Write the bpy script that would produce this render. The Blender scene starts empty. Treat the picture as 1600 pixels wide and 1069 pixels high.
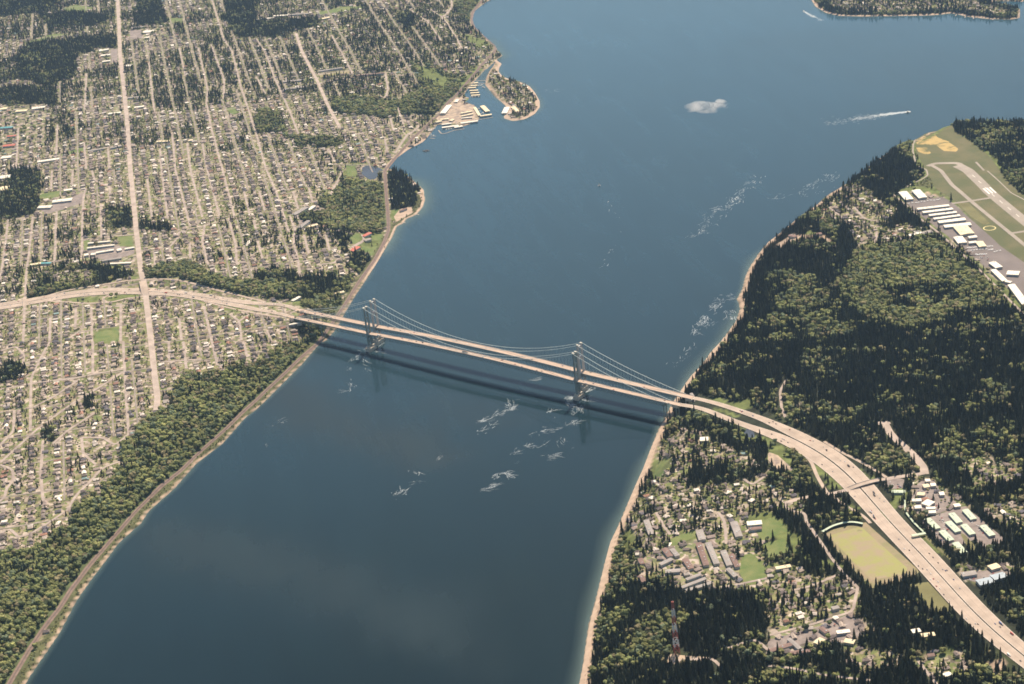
import bpy, bmesh, math, random
import numpy as np
from mathutils import Vector, Matrix, noise as mnoise
from mathutils.geometry import delaunay_2d_cdt
S = bpy.context.scene
COL = S.collection
# ---------------------------------------------------------------- camera, world, sun, exposure
CAM = np.array([794.10, 5443.41, 2576.19])
YAW, PITCH, ROLL, FOC = math.radians(189.788), math.radians(24.3136), math.radians(-6.7346), 2950.64
fw = np.array([math.sin(YAW)*math.cos(PITCH), math.cos(YAW)*math.cos(PITCH), -math.sin(PITCH)])
rt0 = np.array([math.cos(YAW), -math.sin(YAW), 0.0]); up0 = np.cross(rt0, fw)
rt = rt0*math.cos(ROLL)+up0*math.sin(ROLL); upv = -rt0*math.sin(ROLL)+up0*math.cos(ROLL)
cam = bpy.data.cameras.new('camera'); camo = bpy.data.objects.new('camera', cam); COL.objects.link(camo)
camo.matrix_world = Matrix(((rt[0], upv[0], -fw[0], CAM[0]), (rt[1], upv[1], -fw[1], CAM[1]), (rt[2], upv[2], -fw[2], CAM[2]), (0, 0, 0, 1)))
cam.sensor_width = 36; cam.lens = 36*FOC/1600; cam.clip_start = 10; cam.clip_end = 60000
S.camera = camo
SUN_AZ, SUN_EL = math.radians(216), math.radians(55)
W = bpy.data.worlds.new("World"); S.world = W; W.use_nodes = True
wn = W.node_tree.nodes; sky = wn.new('ShaderNodeTexSky'); sky.sky_type = 'NISHITA'; sky.sun_disc = False
sky.sun_elevation = SUN_EL; sky.sun_rotation = SUN_AZ; sky.altitude = 0; sky.air_density = 1.5; sky.dust_density = 1.0
W.node_tree.links.new(sky.outputs[0], wn['Background'].inputs[0]); wn['Background'].inputs[1].default_value = 0.06
sl = bpy.data.lights.new('sun', 'SUN'); sl.energy = 5.0; sl.angle = math.radians(0.53); sl.color = (1.0, 0.84, 0.66)
so = bpy.data.objects.new('sun', sl); COL.objects.link(so)
sv = Vector((math.sin(SUN_AZ)*math.cos(SUN_EL), math.cos(SUN_AZ)*math.cos(SUN_EL), math.sin(SUN_EL)))
so.rotation_euler = sv.to_track_quat('Z', 'Y').to_euler(); so.location = (0, 0, 5000)
S.view_settings.view_transform = 'Standard'; S.view_settings.look = 'None'
S.view_settings.exposure = 0.66; S.view_settings.gamma = 1
S.cycles.max_bounces = 5; S.cycles.diffuse_bounces = 2; S.cycles.glossy_bounces = 2; S.cycles.transparent_max_bounces = 12
S.cycles.volume_bounces = 1; S.cycles.filter_width = 1.7
HAZE_DENSITY, HAZE_COL = 1.75e-5, (0.46, 0.68, 1.0)

# ---------------------------------------------------------------- helpers
rng = np.random.default_rng(7); random.seed(7)
def ray(x, y): return fw + rt*((x-800)/FOC) - upv*((y-534.5)/FOC)
def unp(x, y, h=0.0):
    d = ray(x, y); return CAM + d*((h-CAM[2])/d[2])
def proj(P):
    d = np.asarray(P, float)-CAM; z = d@fw
    return 800+FOC*(d@rt)/z, 534.5-FOC*(d@upv)/z, z
TILE = dict(A=(0, 0), B=(400, 0), C=(800, 0), D=(1200, 0), E=(0, 267), F=(400, 267), G=(800, 267), H=(1200, 267), I=(0, 534), J=(400, 534), K=(800, 534), L=(1200, 534),
            M=(0, 801), N=(400, 801), O=(800, 801), P=(1200, 801))
SPEC = dict(a=(1390, 270, 7.62), m=(660, 90, 7.98), g=(1380, 740, 7.27), t=(1000, 600, 7.98))
def px(s):
    """'E 10,20 30,40 I 5,6' -> measured points of the photograph (survey notes), used only to locate things on the terrain"""
    out = []; ox = oy = 0; k = 1
    for w in s.split():
        if ',' in w:
            a, b = w.split(','); out.append((ox+float(a)/k, oy+float(b)/k))
        elif w in TILE: ox, oy = TILE[w]; k = 4
        elif w in SPEC: ox, oy, k = SPEC[w]
        else: ox = oy = 0; k = 1
    return out
def sst(a, b, x):
    t = np.clip((x-a)/(b-a), 0, 1); return t*t*(3-2*t)
_lat = {}
def vnoise(x, y, s, seed=0):
    if seed not in _lat: _lat[seed] = np.random.default_rng(1000+seed).random((256, 256))
    L = _lat[seed]; u = np.asarray(x)/s+500; v = np.asarray(y)/s+500
    i = np.floor(u).astype(int); j = np.floor(v).astype(int); f = u-i; g = v-j
    f = f*f*(3-2*f); g = g*g*(3-2*g); i &= 255; j &= 255; i1 = (i+1) & 255; j1 = (j+1) & 255
    return (L[i, j]*(1-f)+L[i1, j]*f)*(1-g)+(L[i, j1]*(1-f)+L[i1, j1]*f)*g
def fbm(x, y, s, seed=0): return .5*vnoise(x, y, s, seed)+.3*vnoise(x, y, s/2.1, seed+1)+.2*vnoise(x, y, s/4.3, seed+2)
def inpoly(X, Y, poly):
    c = np.zeros(X.shape, bool); n = len(poly)
    for k in range(n):
        x1, y1 = poly[k]; x2, y2 = poly[k-1]
        if y1 == y2: continue
        c ^= ((y1 > Y) != (y2 > Y)) & (X < (x2-x1)*(Y-y1)/(y2-y1)+x1)
    return c
def segdist(X, Y, poly, closed=True):
    d = np.full(X.shape, 1e12); n = len(poly)
    for k in range(0 if closed else 1, n):
        ax, ay = poly[k-1]; bx, by = poly[k]; vx, vy = bx-ax, by-ay; L = vx*vx+vy*vy+1e-9
        t = np.clip(((X-ax)*vx+(Y-ay)*vy)/L, 0, 1)
        d = np.minimum(d, (X-ax-t*vx)**2+(Y-ay-t*vy)**2)
    return np.sqrt(d)
def resample(P, step):
    P = np.asarray(P, float); d = np.r_[0, np.cumsum(np.linalg.norm(np.diff(P[:, :2], axis=0), axis=1))]
    n = max(2, int(d[-1]/step)+1); s = np.linspace(0, d[-1], n)
    return np.stack([np.interp(s, d, P[:, k]) for k in range(P.shape[1])], 1)
def smooth_line(P, step, r=3):
    Q = resample(P, step); 
    if len(Q) < 2*r+3: return Q
    k = np.ones(2*r+1)/(2*r+1); R = Q.copy()
    for c in range(Q.shape[1]):
        e = np.r_[2*Q[0, c]-Q[r:0:-1, c], Q[:, c], 2*Q[-1, c]-Q[-2:-r-2:-1, c]]; R[:, c] = np.convolve(e, k, 'valid')
    return R
def mesh_np(name, V, F, mats=(), fm=None, smooth=False):
    me = bpy.data.meshes.new(name); V = np.asarray(V, np.float32)
    if isinstance(F, np.ndarray):
        me.vertices.add(len(V)); me.vertices.foreach_set('co', V.ravel()); k = F.shape[1]
        me.loops.add(F.size); me.loops.foreach_set('vertex_index', F.ravel().astype(np.int32))
        me.polygons.add(len(F)); me.polygons.foreach_set('loop_start', np.arange(0, F.size, k, dtype=np.int32))
        me.update(calc_edges=True)
    else: me.from_pydata([tuple(map(float, v)) for v in V], [], F); me.update()
    for m in mats: me.materials.append(m)
    if fm is not None: me.polygons.foreach_set('material_index', np.asarray(fm, np.int32))
    if smooth: me.polygons.foreach_set('use_smooth', np.ones(len(me.polygons), bool))
    return me
def link(name, me, parent=None, loc=None, kind=None, label=None, cat=None, group=None, rz=None):
    o = bpy.data.objects.new(name, me); COL.objects.link(o)
    if parent: o.parent = parent
    if loc is not None: o.location = [float(c) for c in loc]
    if rz is not None: o.rotation_euler = (0, 0, rz)
    if kind: o['kind'] = kind
    if label: o['label'] = label
    if cat: o['category'] = cat
    if group: o['group'] = group
    return o
def empty(name, loc, label, cat, group=None, rz=0): 
    o = link(name, None, loc=loc, label=label, cat=cat, group=group, rz=rz); o.empty_display_size = 5; return o
class MB:
    def __init__(s): s.V = []; s.F = []; s.M = []
    def quad8(s, c, m=0):
        b = len(s.V); s.V += [tuple(map(float, p)) for p in c]
        for f in ((3, 2, 1, 0), (4, 5, 6, 7), (0, 1, 5, 4), (1, 2, 6, 5), (2, 3, 7, 6), (3, 0, 4, 7)): s.F.append(tuple(b+i for i in f)); s.M.append(m)
    def box(s, c, d, m=0, rz=0.0):
        x, y, z = [k/2 for k in d]; C, Sn = math.cos(rz), math.sin(rz)
        P = [(-x, -y, -z), (x, -y, -z), (x, y, -z), (-x, y, -z), (-x, -y, z), (x, -y, z), (x, y, z), (-x, y, z)]
        s.quad8([(c[0]+p[0]*C-p[1]*Sn, c[1]+p[0]*Sn+p[1]*C, c[2]+p[2]) for p in P], m)
    def bar(s, a, b, w, h=None, m=0, w2=None):
        a = Vector(a); b = Vector(b); h = h or w; w2 = w2 or 1.0; d = (b-a).normalized(); u = Vector((0, 0, 1))
        if abs(d.z) > .95: u = Vector((s.ux, s.uy, 0)) if hasattr(s, 'ux') else Vector((1, 0, 0))
        sd = d.cross(u).normalized(); u = sd.cross(d)
        f = lambda o, k: [o-sd*w/2*k-u*h/2*k, o+sd*w/2*k-u*h/2*k, o+sd*w/2*k+u*h/2*k, o-sd*w/2*k+u*h/2*k]
        s.quad8(f(a, 1)+f(b, w2), m)
    def tube(s, pts, r, n=6, m=0):
        base = len(s.V); P = [Vector(p) for p in pts]
        for i, p in enumerate(P):
            d = (P[min(i+1, len(P)-1)]-P[max(i-1, 0)]).normalized(); sd = d.cross(Vector((0, 0, 1))).normalized(); u = sd.cross(d)
            for k in range(n):
                a = 2*math.pi*k/n; s.V.append(tuple(p+(sd*math.cos(a)+u*math.sin(a))*r))
        for i in range(len(P)-1):
            for k in range(n): s.F.append((base+i*n+k, base+i*n+(k+1) % n, base+(i+1)*n+(k+1) % n, base+(i+1)*n+k)); s.M.append(m)
    def mesh(s, name, mats): return mesh_np(name, s.V, s.F, mats, s.M)
def U(a, b): return max(a, min(b, random.gauss((a+b)/2, (b-a)/4)))

# ---------------------------------------------------------------- materials
def mat(name, col, rough=.8, var=.15, scale=.08, metallic=0.0, tint=False, detail=3, spec=.3, bump=0.0, aniso=None):
    m = bpy.data.materials.new(name); m.use_nodes = True; N = m.node_tree.nodes; L = m.node_tree.links; b = N['Principled BSDF']
    b.inputs['Roughness'].default_value = rough; b.inputs['Metallic'].default_value = metallic; b.inputs['Specular IOR Level'].default_value = spec
    g = N.new('ShaderNodeNewGeometry'); n = N.new('ShaderNodeTexNoise'); n.inputs['Scale'].default_value = scale; n.inputs['Detail'].default_value = detail
    if aniso:
        mp = N.new('ShaderNodeMapping'); mp.inputs['Scale'].default_value = aniso; L.new(g.outputs['Position'], mp.inputs[0]); L.new(mp.outputs[0], n.inputs['Vector'])
    else: L.new(g.outputs['Position'], n.inputs['Vector'])
    mr = N.new('ShaderNodeMapRange'); mr.inputs[1].default_value = .3; mr.inputs[2].default_value = .7; mr.inputs[3].default_value = 1-var; mr.inputs[4].default_value = 1+var
    L.new(n.outputs[0], mr.inputs[0]); mx = N.new('ShaderNodeVectorMath'); mx.operation = 'SCALE'
    if tint:
        a = N.new('ShaderNodeAttribute'); a.attribute_type = 'INSTANCER'; a.attribute_name = 'tint'; L.new(a.outputs['Vector'], mx.inputs[0])
    else: mx.inputs[0].default_value = col[:3]
    L.new(mr.outputs[0], mx.inputs['Scale']); L.new(mx.outputs[0], b.inputs['Base Color'])
    if bump:
        bp = N.new('ShaderNodeBump'); bp.inputs['Strength'].default_value = bump; bp.inputs['Distance'].default_value = 1; L.new(n.outputs[0], bp.inputs['Height']); L.new(bp.outputs[0], b.inputs['Normal'])
    return m
def mat2(name, a, b_, scale, lo, hi, detail=5):
    m = mat(name, a, .95, .1, .05); N = m.node_tree.nodes; L = m.node_tree.links; b = N['Principled BSDF']; g = N.new('ShaderNodeNewGeometry'); n = N.new('ShaderNodeTexNoise'); n.inputs['Scale'].default_value = scale; n.inputs['Detail'].default_value = detail; n.inputs['Roughness'].default_value = .62; L.new(g.outputs['Position'], n.inputs['Vector'])
    cr = N.new('ShaderNodeValToRGB'); cr.color_ramp.elements[0].position = lo; cr.color_ramp.elements[1].position = hi; cr.color_ramp.elements[0].color = (*a, 1); cr.color_ramp.elements[1].color = (*b_, 1); L.new(n.outputs[0], cr.inputs[0]); L.new(cr.outputs[0], b.inputs['Base Color']); return m
M = dict(
 street=mat('street_asphalt', (.35, .29, .25), .9, .24, .035), arterial=mat('arterial_asphalt', (.40, .33, .28), .9, .18, .03),
 highway=mat('highway_concrete', (.41, .33, .265), .85, .16, .03), deck=mat('bridge_roadway', (.46, .35, .27), .85, .08, .05),
 apron=mat('airport_asphalt', (.17, .145, .135), .9, .18, .01), runway=mat('runway_asphalt', (.32, .28, .235), .9, .12, .02), lane=mat('lane_asphalt', (.255, .22, .185), .9, .28, .03), lot=mat('parking_asphalt', (.24, .20, .18), .9, .25, .05),
 ballast=mat('railway_ballast', (.20, .145, .12), .95, .2, .08), sand=mat('sand', (.42, .32, .24), .95, .15, .05), dirt=mat2('bare_dirt', (.46, .36, .26), (.25, .20, .17), .045, .42, .6),
 lawn=mat2('mown_lawn', (.10, .15, .045), (.19, .205, .08), .03, .35, .68), field=mat2('dry_field', (.30, .25, .14), (.22, .215, .09), .015, .4, .62), airfield=mat2('airfield_grass', (.10, .108, .048), (.15, .135, .07), .009, .42, .66),
 dandelion=mat2('yellow_weeds', (.12, .12, .055), (.44, .32, .13), .022, .37, .52), dryturf=mat2('worn_turf', (.29, .23, .15), (.23, .21, .11), .03, .4, .6), yfield=mat2('yellow_green_turf', (.31, .25, .165), (.29, .285, .11), .021, .42, .58), brownfield=mat('brown_turf', (.165, .155, .07), .95, .2, .02),
 steel=mat('pale_green_steel', (.25, .30, .28), .55, .1, .05), cable=mat('cable_paint', (.62, .70, .66), .5, .03), lsteel=mat('grey_steel', (.42, .44, .43), .55, .08, .05),
 concrete=mat('tower_concrete', (.50, .48, .46), .8, .06, .03), pier=mat('pier_concrete', (.62, .55, .45), .8, .12, .1), dark=mat('dark_underside', (.07, .07, .07), .8, .1),
 white=mat('white_metal_roof', (.74, .69, .58), .6, .07, .06), wall=mat('metal_wall', (.50, .48, .44), .7, .08, .08), greenroof=mat('pale_green_roof', (.46, .54, .40), .6, .06, .1),
 greyroof=mat('grey_flat_roof', (.30, .27, .25), .8, .15, .05), redroof=mat('red_roof', (.46, .13, .09), .7, .12, .06), blueroof=mat('blue_grey_roof', (.34, .40, .44), .6, .08, .05), tealroof=mat('teal_roof', (.10, .33, .36), .6, .1),
 brownroof=mat('brown_roof', (.20, .13, .11), .8, .15, .05), yellowroof=mat('cream_roof', (.70, .60, .40), .7, .1, .05),
 roof_t=mat('house_roof', (1, 1, 1), .85, .12, .25, tint=True), wall_t=mat('house_wall', (.42, .37, .31), .8, .12, .1),
 leaf_t=mat('leaf_clumps', (1, 1, 1), .75, .38, .22, tint=True, detail=4, spec=.15), needle_t=mat('needle_boughs', (1, 1, 1), .8, .3, .3, tint=True, detail=4, spec=.12), bark=mat('bark', (.10, .075, .055), .9, .2, .5),
 glass=mat('car_glass', (.02, .025, .03), .1, .05), paint_t=mat('car_paint', (1, 1, 1), .35, .02, tint=True, spec=.5), tyre=mat('tyre', (.02, .02, .02), .9, .05),
 red=mat('mast_red', (.42, .13, .10), .6, .06, .2), mwhite=mat('mast_white', (.72, .72, .70), .6, .05, .2), paintline=mat('road_paint', (.75, .72, .66), .7, .08, .5), barrier=mat('concrete_barrier', (.17, .13, .11), .8, .1, .1),
 hull=mat('boat_hull', (.78, .76, .72), .4, .04, .3), dock=mat('dock_planks', (.38, .33, .28), .9, .12, .3), wood=mat('weathered_wood', (.20, .15, .11), .9, .2, .2), pond=mat('pond_water', (.05, .055, .065), .12, .1, .01, spec=.5), cream=mat('marker_ring', (.70, .60, .30), .8, .05))

lm_ = M['leaf_t'].node_tree; bs_ = lm_.nodes['Principled BSDF']; tr_ = lm_.nodes.new('ShaderNodeBsdfTranslucent'); mx_ = lm_.nodes.new('ShaderNodeMixShader'); mx_.inputs[0].default_value = .45
lm_.links.new(bs_.inputs['Base Color'].links[0].from_socket, tr_.inputs[0]); lm_.links.new(bs_.outputs[0], mx_.inputs[1]); lm_.links.new(tr_.outputs[0], mx_.inputs[2]); lm_.links.new(mx_.outputs[0], lm_.nodes['Material Output'].inputs[0])
# ---------------------------------------------------------------- coastlines (world metres, sea level)
cl = px("x 20,1110 43,1062 93,989 118,941 140,909 163,879 185,849 220,818 232,799 272,764 307,724 347,694 382,654 400,640 415,626 447,594 472,569 500,536 510,532 525,514 537,492 555,462 572,437 590,409 612,372 620,354 630,349 635,342 650,336 660,324 664,312 661,297 645,282 632,272 617,268 607,263 620,247 640,232 660,222 667,216 673,208 684,194 700,196 722,198 746,190 750,180 740,164 725,160 733,153 724,150 730,140 740,129 748,120 756,111 764,105 779,91 785,87 780,82 770,70 755,57 742,45 737,30 742,17 757,5 775,-5 800,-25 830,-60 860,-120 900,-190")
cl = [unp(*p)[:2] for p in cl]
mainland = [tuple(p) for p in cl]+[(20000, -16000), (20000, 12000), (2600, 3000)]
isle = [tuple(unp(*p)[:2]) for p in px("x 776,94 783,100 779,106 778,112 785,120 798,125 814,129 827,135 835,145 842,158 843,168 835,178 820,186 802,189 789,185 788,182 793,178 797,171 785,161 773,151 764,140 758,133 759,123 764,112 770,104")]
westland = [tuple(unp(*p)[:2]) for p in px("x 899,1130 906,1069 911,1041 915,1011 920,976 930,941 938,909 945,881 955,846 970,813 990,766 1005,734 1020,694 1030,669 1040,651 1050,631 1065,609 1077,591 1100,566 1112,549 1127,534 1132,527 1150,502 1157,482 1152,467 1160,452 1165,432 1172,417 1185,397 1200,379 1225,359 1250,338 1277,320 1292,306 1315,292 1330,282 1350,266 1385,240 1418,226 1450,208 1490,200 1550,200 1600,199 1720,204")]+[(-9000, -2600), (-20000, -1500), (-20000, 12000), (-300, 6000)]
fox = [tuple(unp(*p)[:2]) for p in px("x 1240,-60 1262,-20 1267,0 1275,10 1290,20 1310,25 1350,26 1400,25 1450,24 1470,23 1482,21 1495,22 1510,26 1550,30 1580,31 1594,28 1594,14 1575,9 1550,4 1552,2 1580,2 1598,3 1610,-10 1700,-40")]+[(-9000, -7000), (-6000, -12000), (-1500, -12000)]
def grow(a, b, step, k=1.35):
    out = list(np.arange(a, b+.1, step)); lo = []; hi = []; s = step; x = a
    while x > -21000: s *= k; x -= s; lo.append(x)
    s = step; x = out[-1]
    while x < 21000: s *= k; x += s; hi.append(x)
    return np.array(lo[::-1]+out+hi)
GS = 12.0
xs = grow(-3700, 2400, GS); ys = grow(-7100, 2700, GS)
GX, GY = np.meshgrid(xs, ys, indexing='ij')
def near(poly, m=500):
    a = np.array(poly); return (GX > a[:, 0].min()-m) & (GX < a[:, 0].max()+m) & (GY > a[:, 1].min()-m) & (GY < a[:, 1].max()+m)
def sdist(poly, lim=1500):
    ins = inpoly(GX, GY, poly); d = np.full(GX.shape, 1e5); coast = [p for p in poly]
    # only pieces near the core matter for distance
    d = segdist(GX, GY, coast); return np.where(ins, d, -d)
dM, dI, dW, dF = sdist(mainland), sdist(isle), sdist(westland), sdist(fox)
wob = (fbm(GX, GY, 160, 3)-.5)
hM = 3.5*sst(0, 14, dM)+52*sst(38, 185, dM+wob*60)+34*sst(170, 900, dM)+(fbm(GX, GY, 900, 5)-.5)*26*sst(150, 900, dM)
def lowzone(H, pts, R, keep):
    for x, y in px(pts):
        p = unp(x, y, 10); r = np.hypot(GX-p[0], GY-p[1]); H = H*(1-(1-keep)*np.exp(-(r/R)**4))
    return H
hM = lowzone(hM, "x 640,310 615,300 590,330 600,275", 260, .12)
hM = lowzone(hM, "x 715,178 700,190 745,125", 190, .12)
hI = 5*sst(0, 25, dI)
hW = 3*sst(0, 10, dW)+52*sst(22, 120, dW+wob*45)+18*sst(110, 600, dW)+(fbm(GX, GY, 800, 9)-.5)*22*sst(100, 600, dW)
hF = 3*sst(0, 20, dF)+45*sst(60, 700, dF)
hM = np.maximum(hM, 2.6*sst(0, 10, dM))
HT = np.maximum.reduce([hM, hI, hW, hF])
DL = np.maximum.reduce([dM, dI, dW, dF])
HT = np.where(DL > 0, HT, np.maximum(DL*.12, -6))
LEFT = dM > 0
def fidx(x, y):
    u = np.interp(x, xs, np.arange(len(xs))); v = np.interp(y, ys, np.arange(len(ys)))
    i = np.clip(u.astype(int), 0, len(xs)-2); j = np.clip(v.astype(int), 0, len(ys)-2); return i, j, u-i, v-j
def samp(G, x, y):
    i, j, f, g = fidx(np.asarray(x, float), np.asarray(y, float))
    return (G[i, j]*(1-f)+G[i+1, j]*f)*(1-g)+(G[i, j+1]*(1-f)+G[i+1, j+1]*f)*g
def hz(x, y): return samp(HT, x, y)
HS = np.arange(135, -.5, -1.0)
def land(pts, extra=0.0):
    """where the sight lines of measured points meet the terrain"""
    out = []
    for x, y in pts:
        d = ray(x, y); T = (HS+extra-CAM[2])/d[2]; X = CAM[0]+d[0]*T; Y = CAM[1]+d[1]*T
        hit = np.nonzero(HS <= hz(X, Y))[0]; k = hit[0] if len(hit) else len(HS)-1
        out.append((X[k], Y[k], HS[k]))
    return np.array(out)

# ---------------------------------------------------------------- bridge frame
AZ = math.radians(-40.367); BU = np.array([math.sin(AZ), math.cos(AZ), 0.0]); BV = np.array([math.cos(AZ), -math.sin(AZ), 0.0])
SEP = 55.14
def bp(u, v, z): return BU*u+BV*v+np.array([0, 0, z])
def deck_z(u): return 61.7+9.5*(1-min(1, abs(u)/426.7)**2) if abs(u) < 426.7 else 61.7-(abs(u)-426.7)*.012
# freeway centre lines, elevation held near the deck close to the bridge then following the land
def carriage(pts, far_u, v, side):
    L = land(px(pts)); Lp = smooth_line(L, 25, 4)
    e = bp(side*far_u, v, 0)[:2]; P0 = np.array([e[0], e[1], deck_z(far_u)])
    # keep the part beyond the bridge end
    u = Lp[:, :2]@BU[:2]; Lp = Lp[u*side > far_u+40]
    if np.linalg.norm(Lp[0, :2]-e) > np.linalg.norm(Lp[-1, :2]-e): Lp = Lp[::-1]
    Q = smooth_line(np.vstack([P0, Lp]), 20, 3); Q[0] = P0
    d = np.r_[0, np.cumsum(np.linalg.norm(np.diff(Q[:, :2], axis=0), axis=1))]
    t = sst(0, 900, d); z = Q[:, 2]; k = np.ones(21)/21; z = np.convolve(np.r_[[z[0]]*10, z, [z[-1]]*10], k, 'valid')
    Q[:, 2] = deck_z(far_u)*(1-t)+z*t; return Q
UE = 860.0
hwy = {}
hwy['north_left'] = carriage("F 400,955 350,940 200,910 0,872 E 1600,864 1450,832 1250,782 1050,748 880,748 650,760 450,778 200,828 0,864 x -60,490", 800, 0, -1)
hwy['south_left'] = carriage("F 400,898 350,885 200,850 0,815 E 1600,838 1450,800 1300,768 1100,738 880,732 650,738 450,757 200,806 0,842 x -60,482", 815, -SEP, -1)
hwy['north_right'] = carriage("K 1130,425 1270,462 1400,500 1600,562 L 0,562 150,632 300,722 400,802 500,902 600,1002 P 655,10 720,80 830,190 950,330 1060,440 1150,560 1250,660 1350,760 1480,860 1600,950 x 1680,1100", 800, 0, 1)
hwy['south_right'] = carriage("K 1180,370 1400,422 1600,485 L 0,485 150,545 350,645 440,705 520,775 600,862 700,980 P 780,25 880,120 1000,235 1100,345 1180,430 1250,515 1380,645 1500,755 1600,845 x 1680,1080", 815, -SEP, 1)
# level the land along the freeway
def carve(Q, half, blend, drop=.7, zs=None):
    global HT
    m = (GX > Q[:, 0].min()-blend) & (GX < Q[:, 0].max()+blend) & (GY > Q[:, 1].min()-blend) & (GY < Q[:, 1].max()+blend)
    ix = np.nonzero(m); X = GX[ix]; Y = GY[ix]; best = np.full(X.shape, 1e9); bz = np.zeros(X.shape)
    for k in range(0, len(Q)):
        d = (X-Q[k, 0])**2+(Y-Q[k, 1])**2; c = d < best; best = np.where(c, d, best); bz = np.where(c, Q[k, 2], bz)
    w = 1-sst(half, blend, np.sqrt(best)); w = np.where(DL[ix] > 90, w, 0)
    HT[ix] = HT[ix]*(1-w)+(bz-drop)*w
for k, Q in hwy.items(): carve(resample(Q, 15), 24, 75)

# ---------------------------------------------------------------- land cover map
WATER, SUB, WSUB, DECID, CONIF, GRASS, PAVED, MIXED, SHRUB, BARE = range(10)
CV = np.full(GX.shape, CONIF, int); CV[LEFT] = SUB; CV[dI > 0] = WSUB
CV[(dF > 0)] = CONIF
def cover(cls, s):
    P = land(px(s))[:, :2]; m = near(P, 30); ix = np.nonzero(m); wp = 0 if cls in (PAVED, BARE) else 34; c = inpoly(GX[ix]+wp*(fbm(GX[ix], GY[ix], 55, 91)-.5)*2, GY[ix]+wp*(fbm(GX[ix], GY[ix], 55, 95)-.5)*2, [tuple(p) for p in P]); CV[ix[0][c], ix[1][c]] = cls
CV[LEFT & (GY < -1200) & (fbm(GX, GY, 420, 21) > .60)] = WSUB
CV[LEFT & (GY < -3100) & (fbm(GX, GY, 500, 24) > .43)] = WSUB
CV[(dF > 0) & (dF < 330)] = WSUB; CV[(dF > 0) & (dF < 60)] = MIXED
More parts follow.
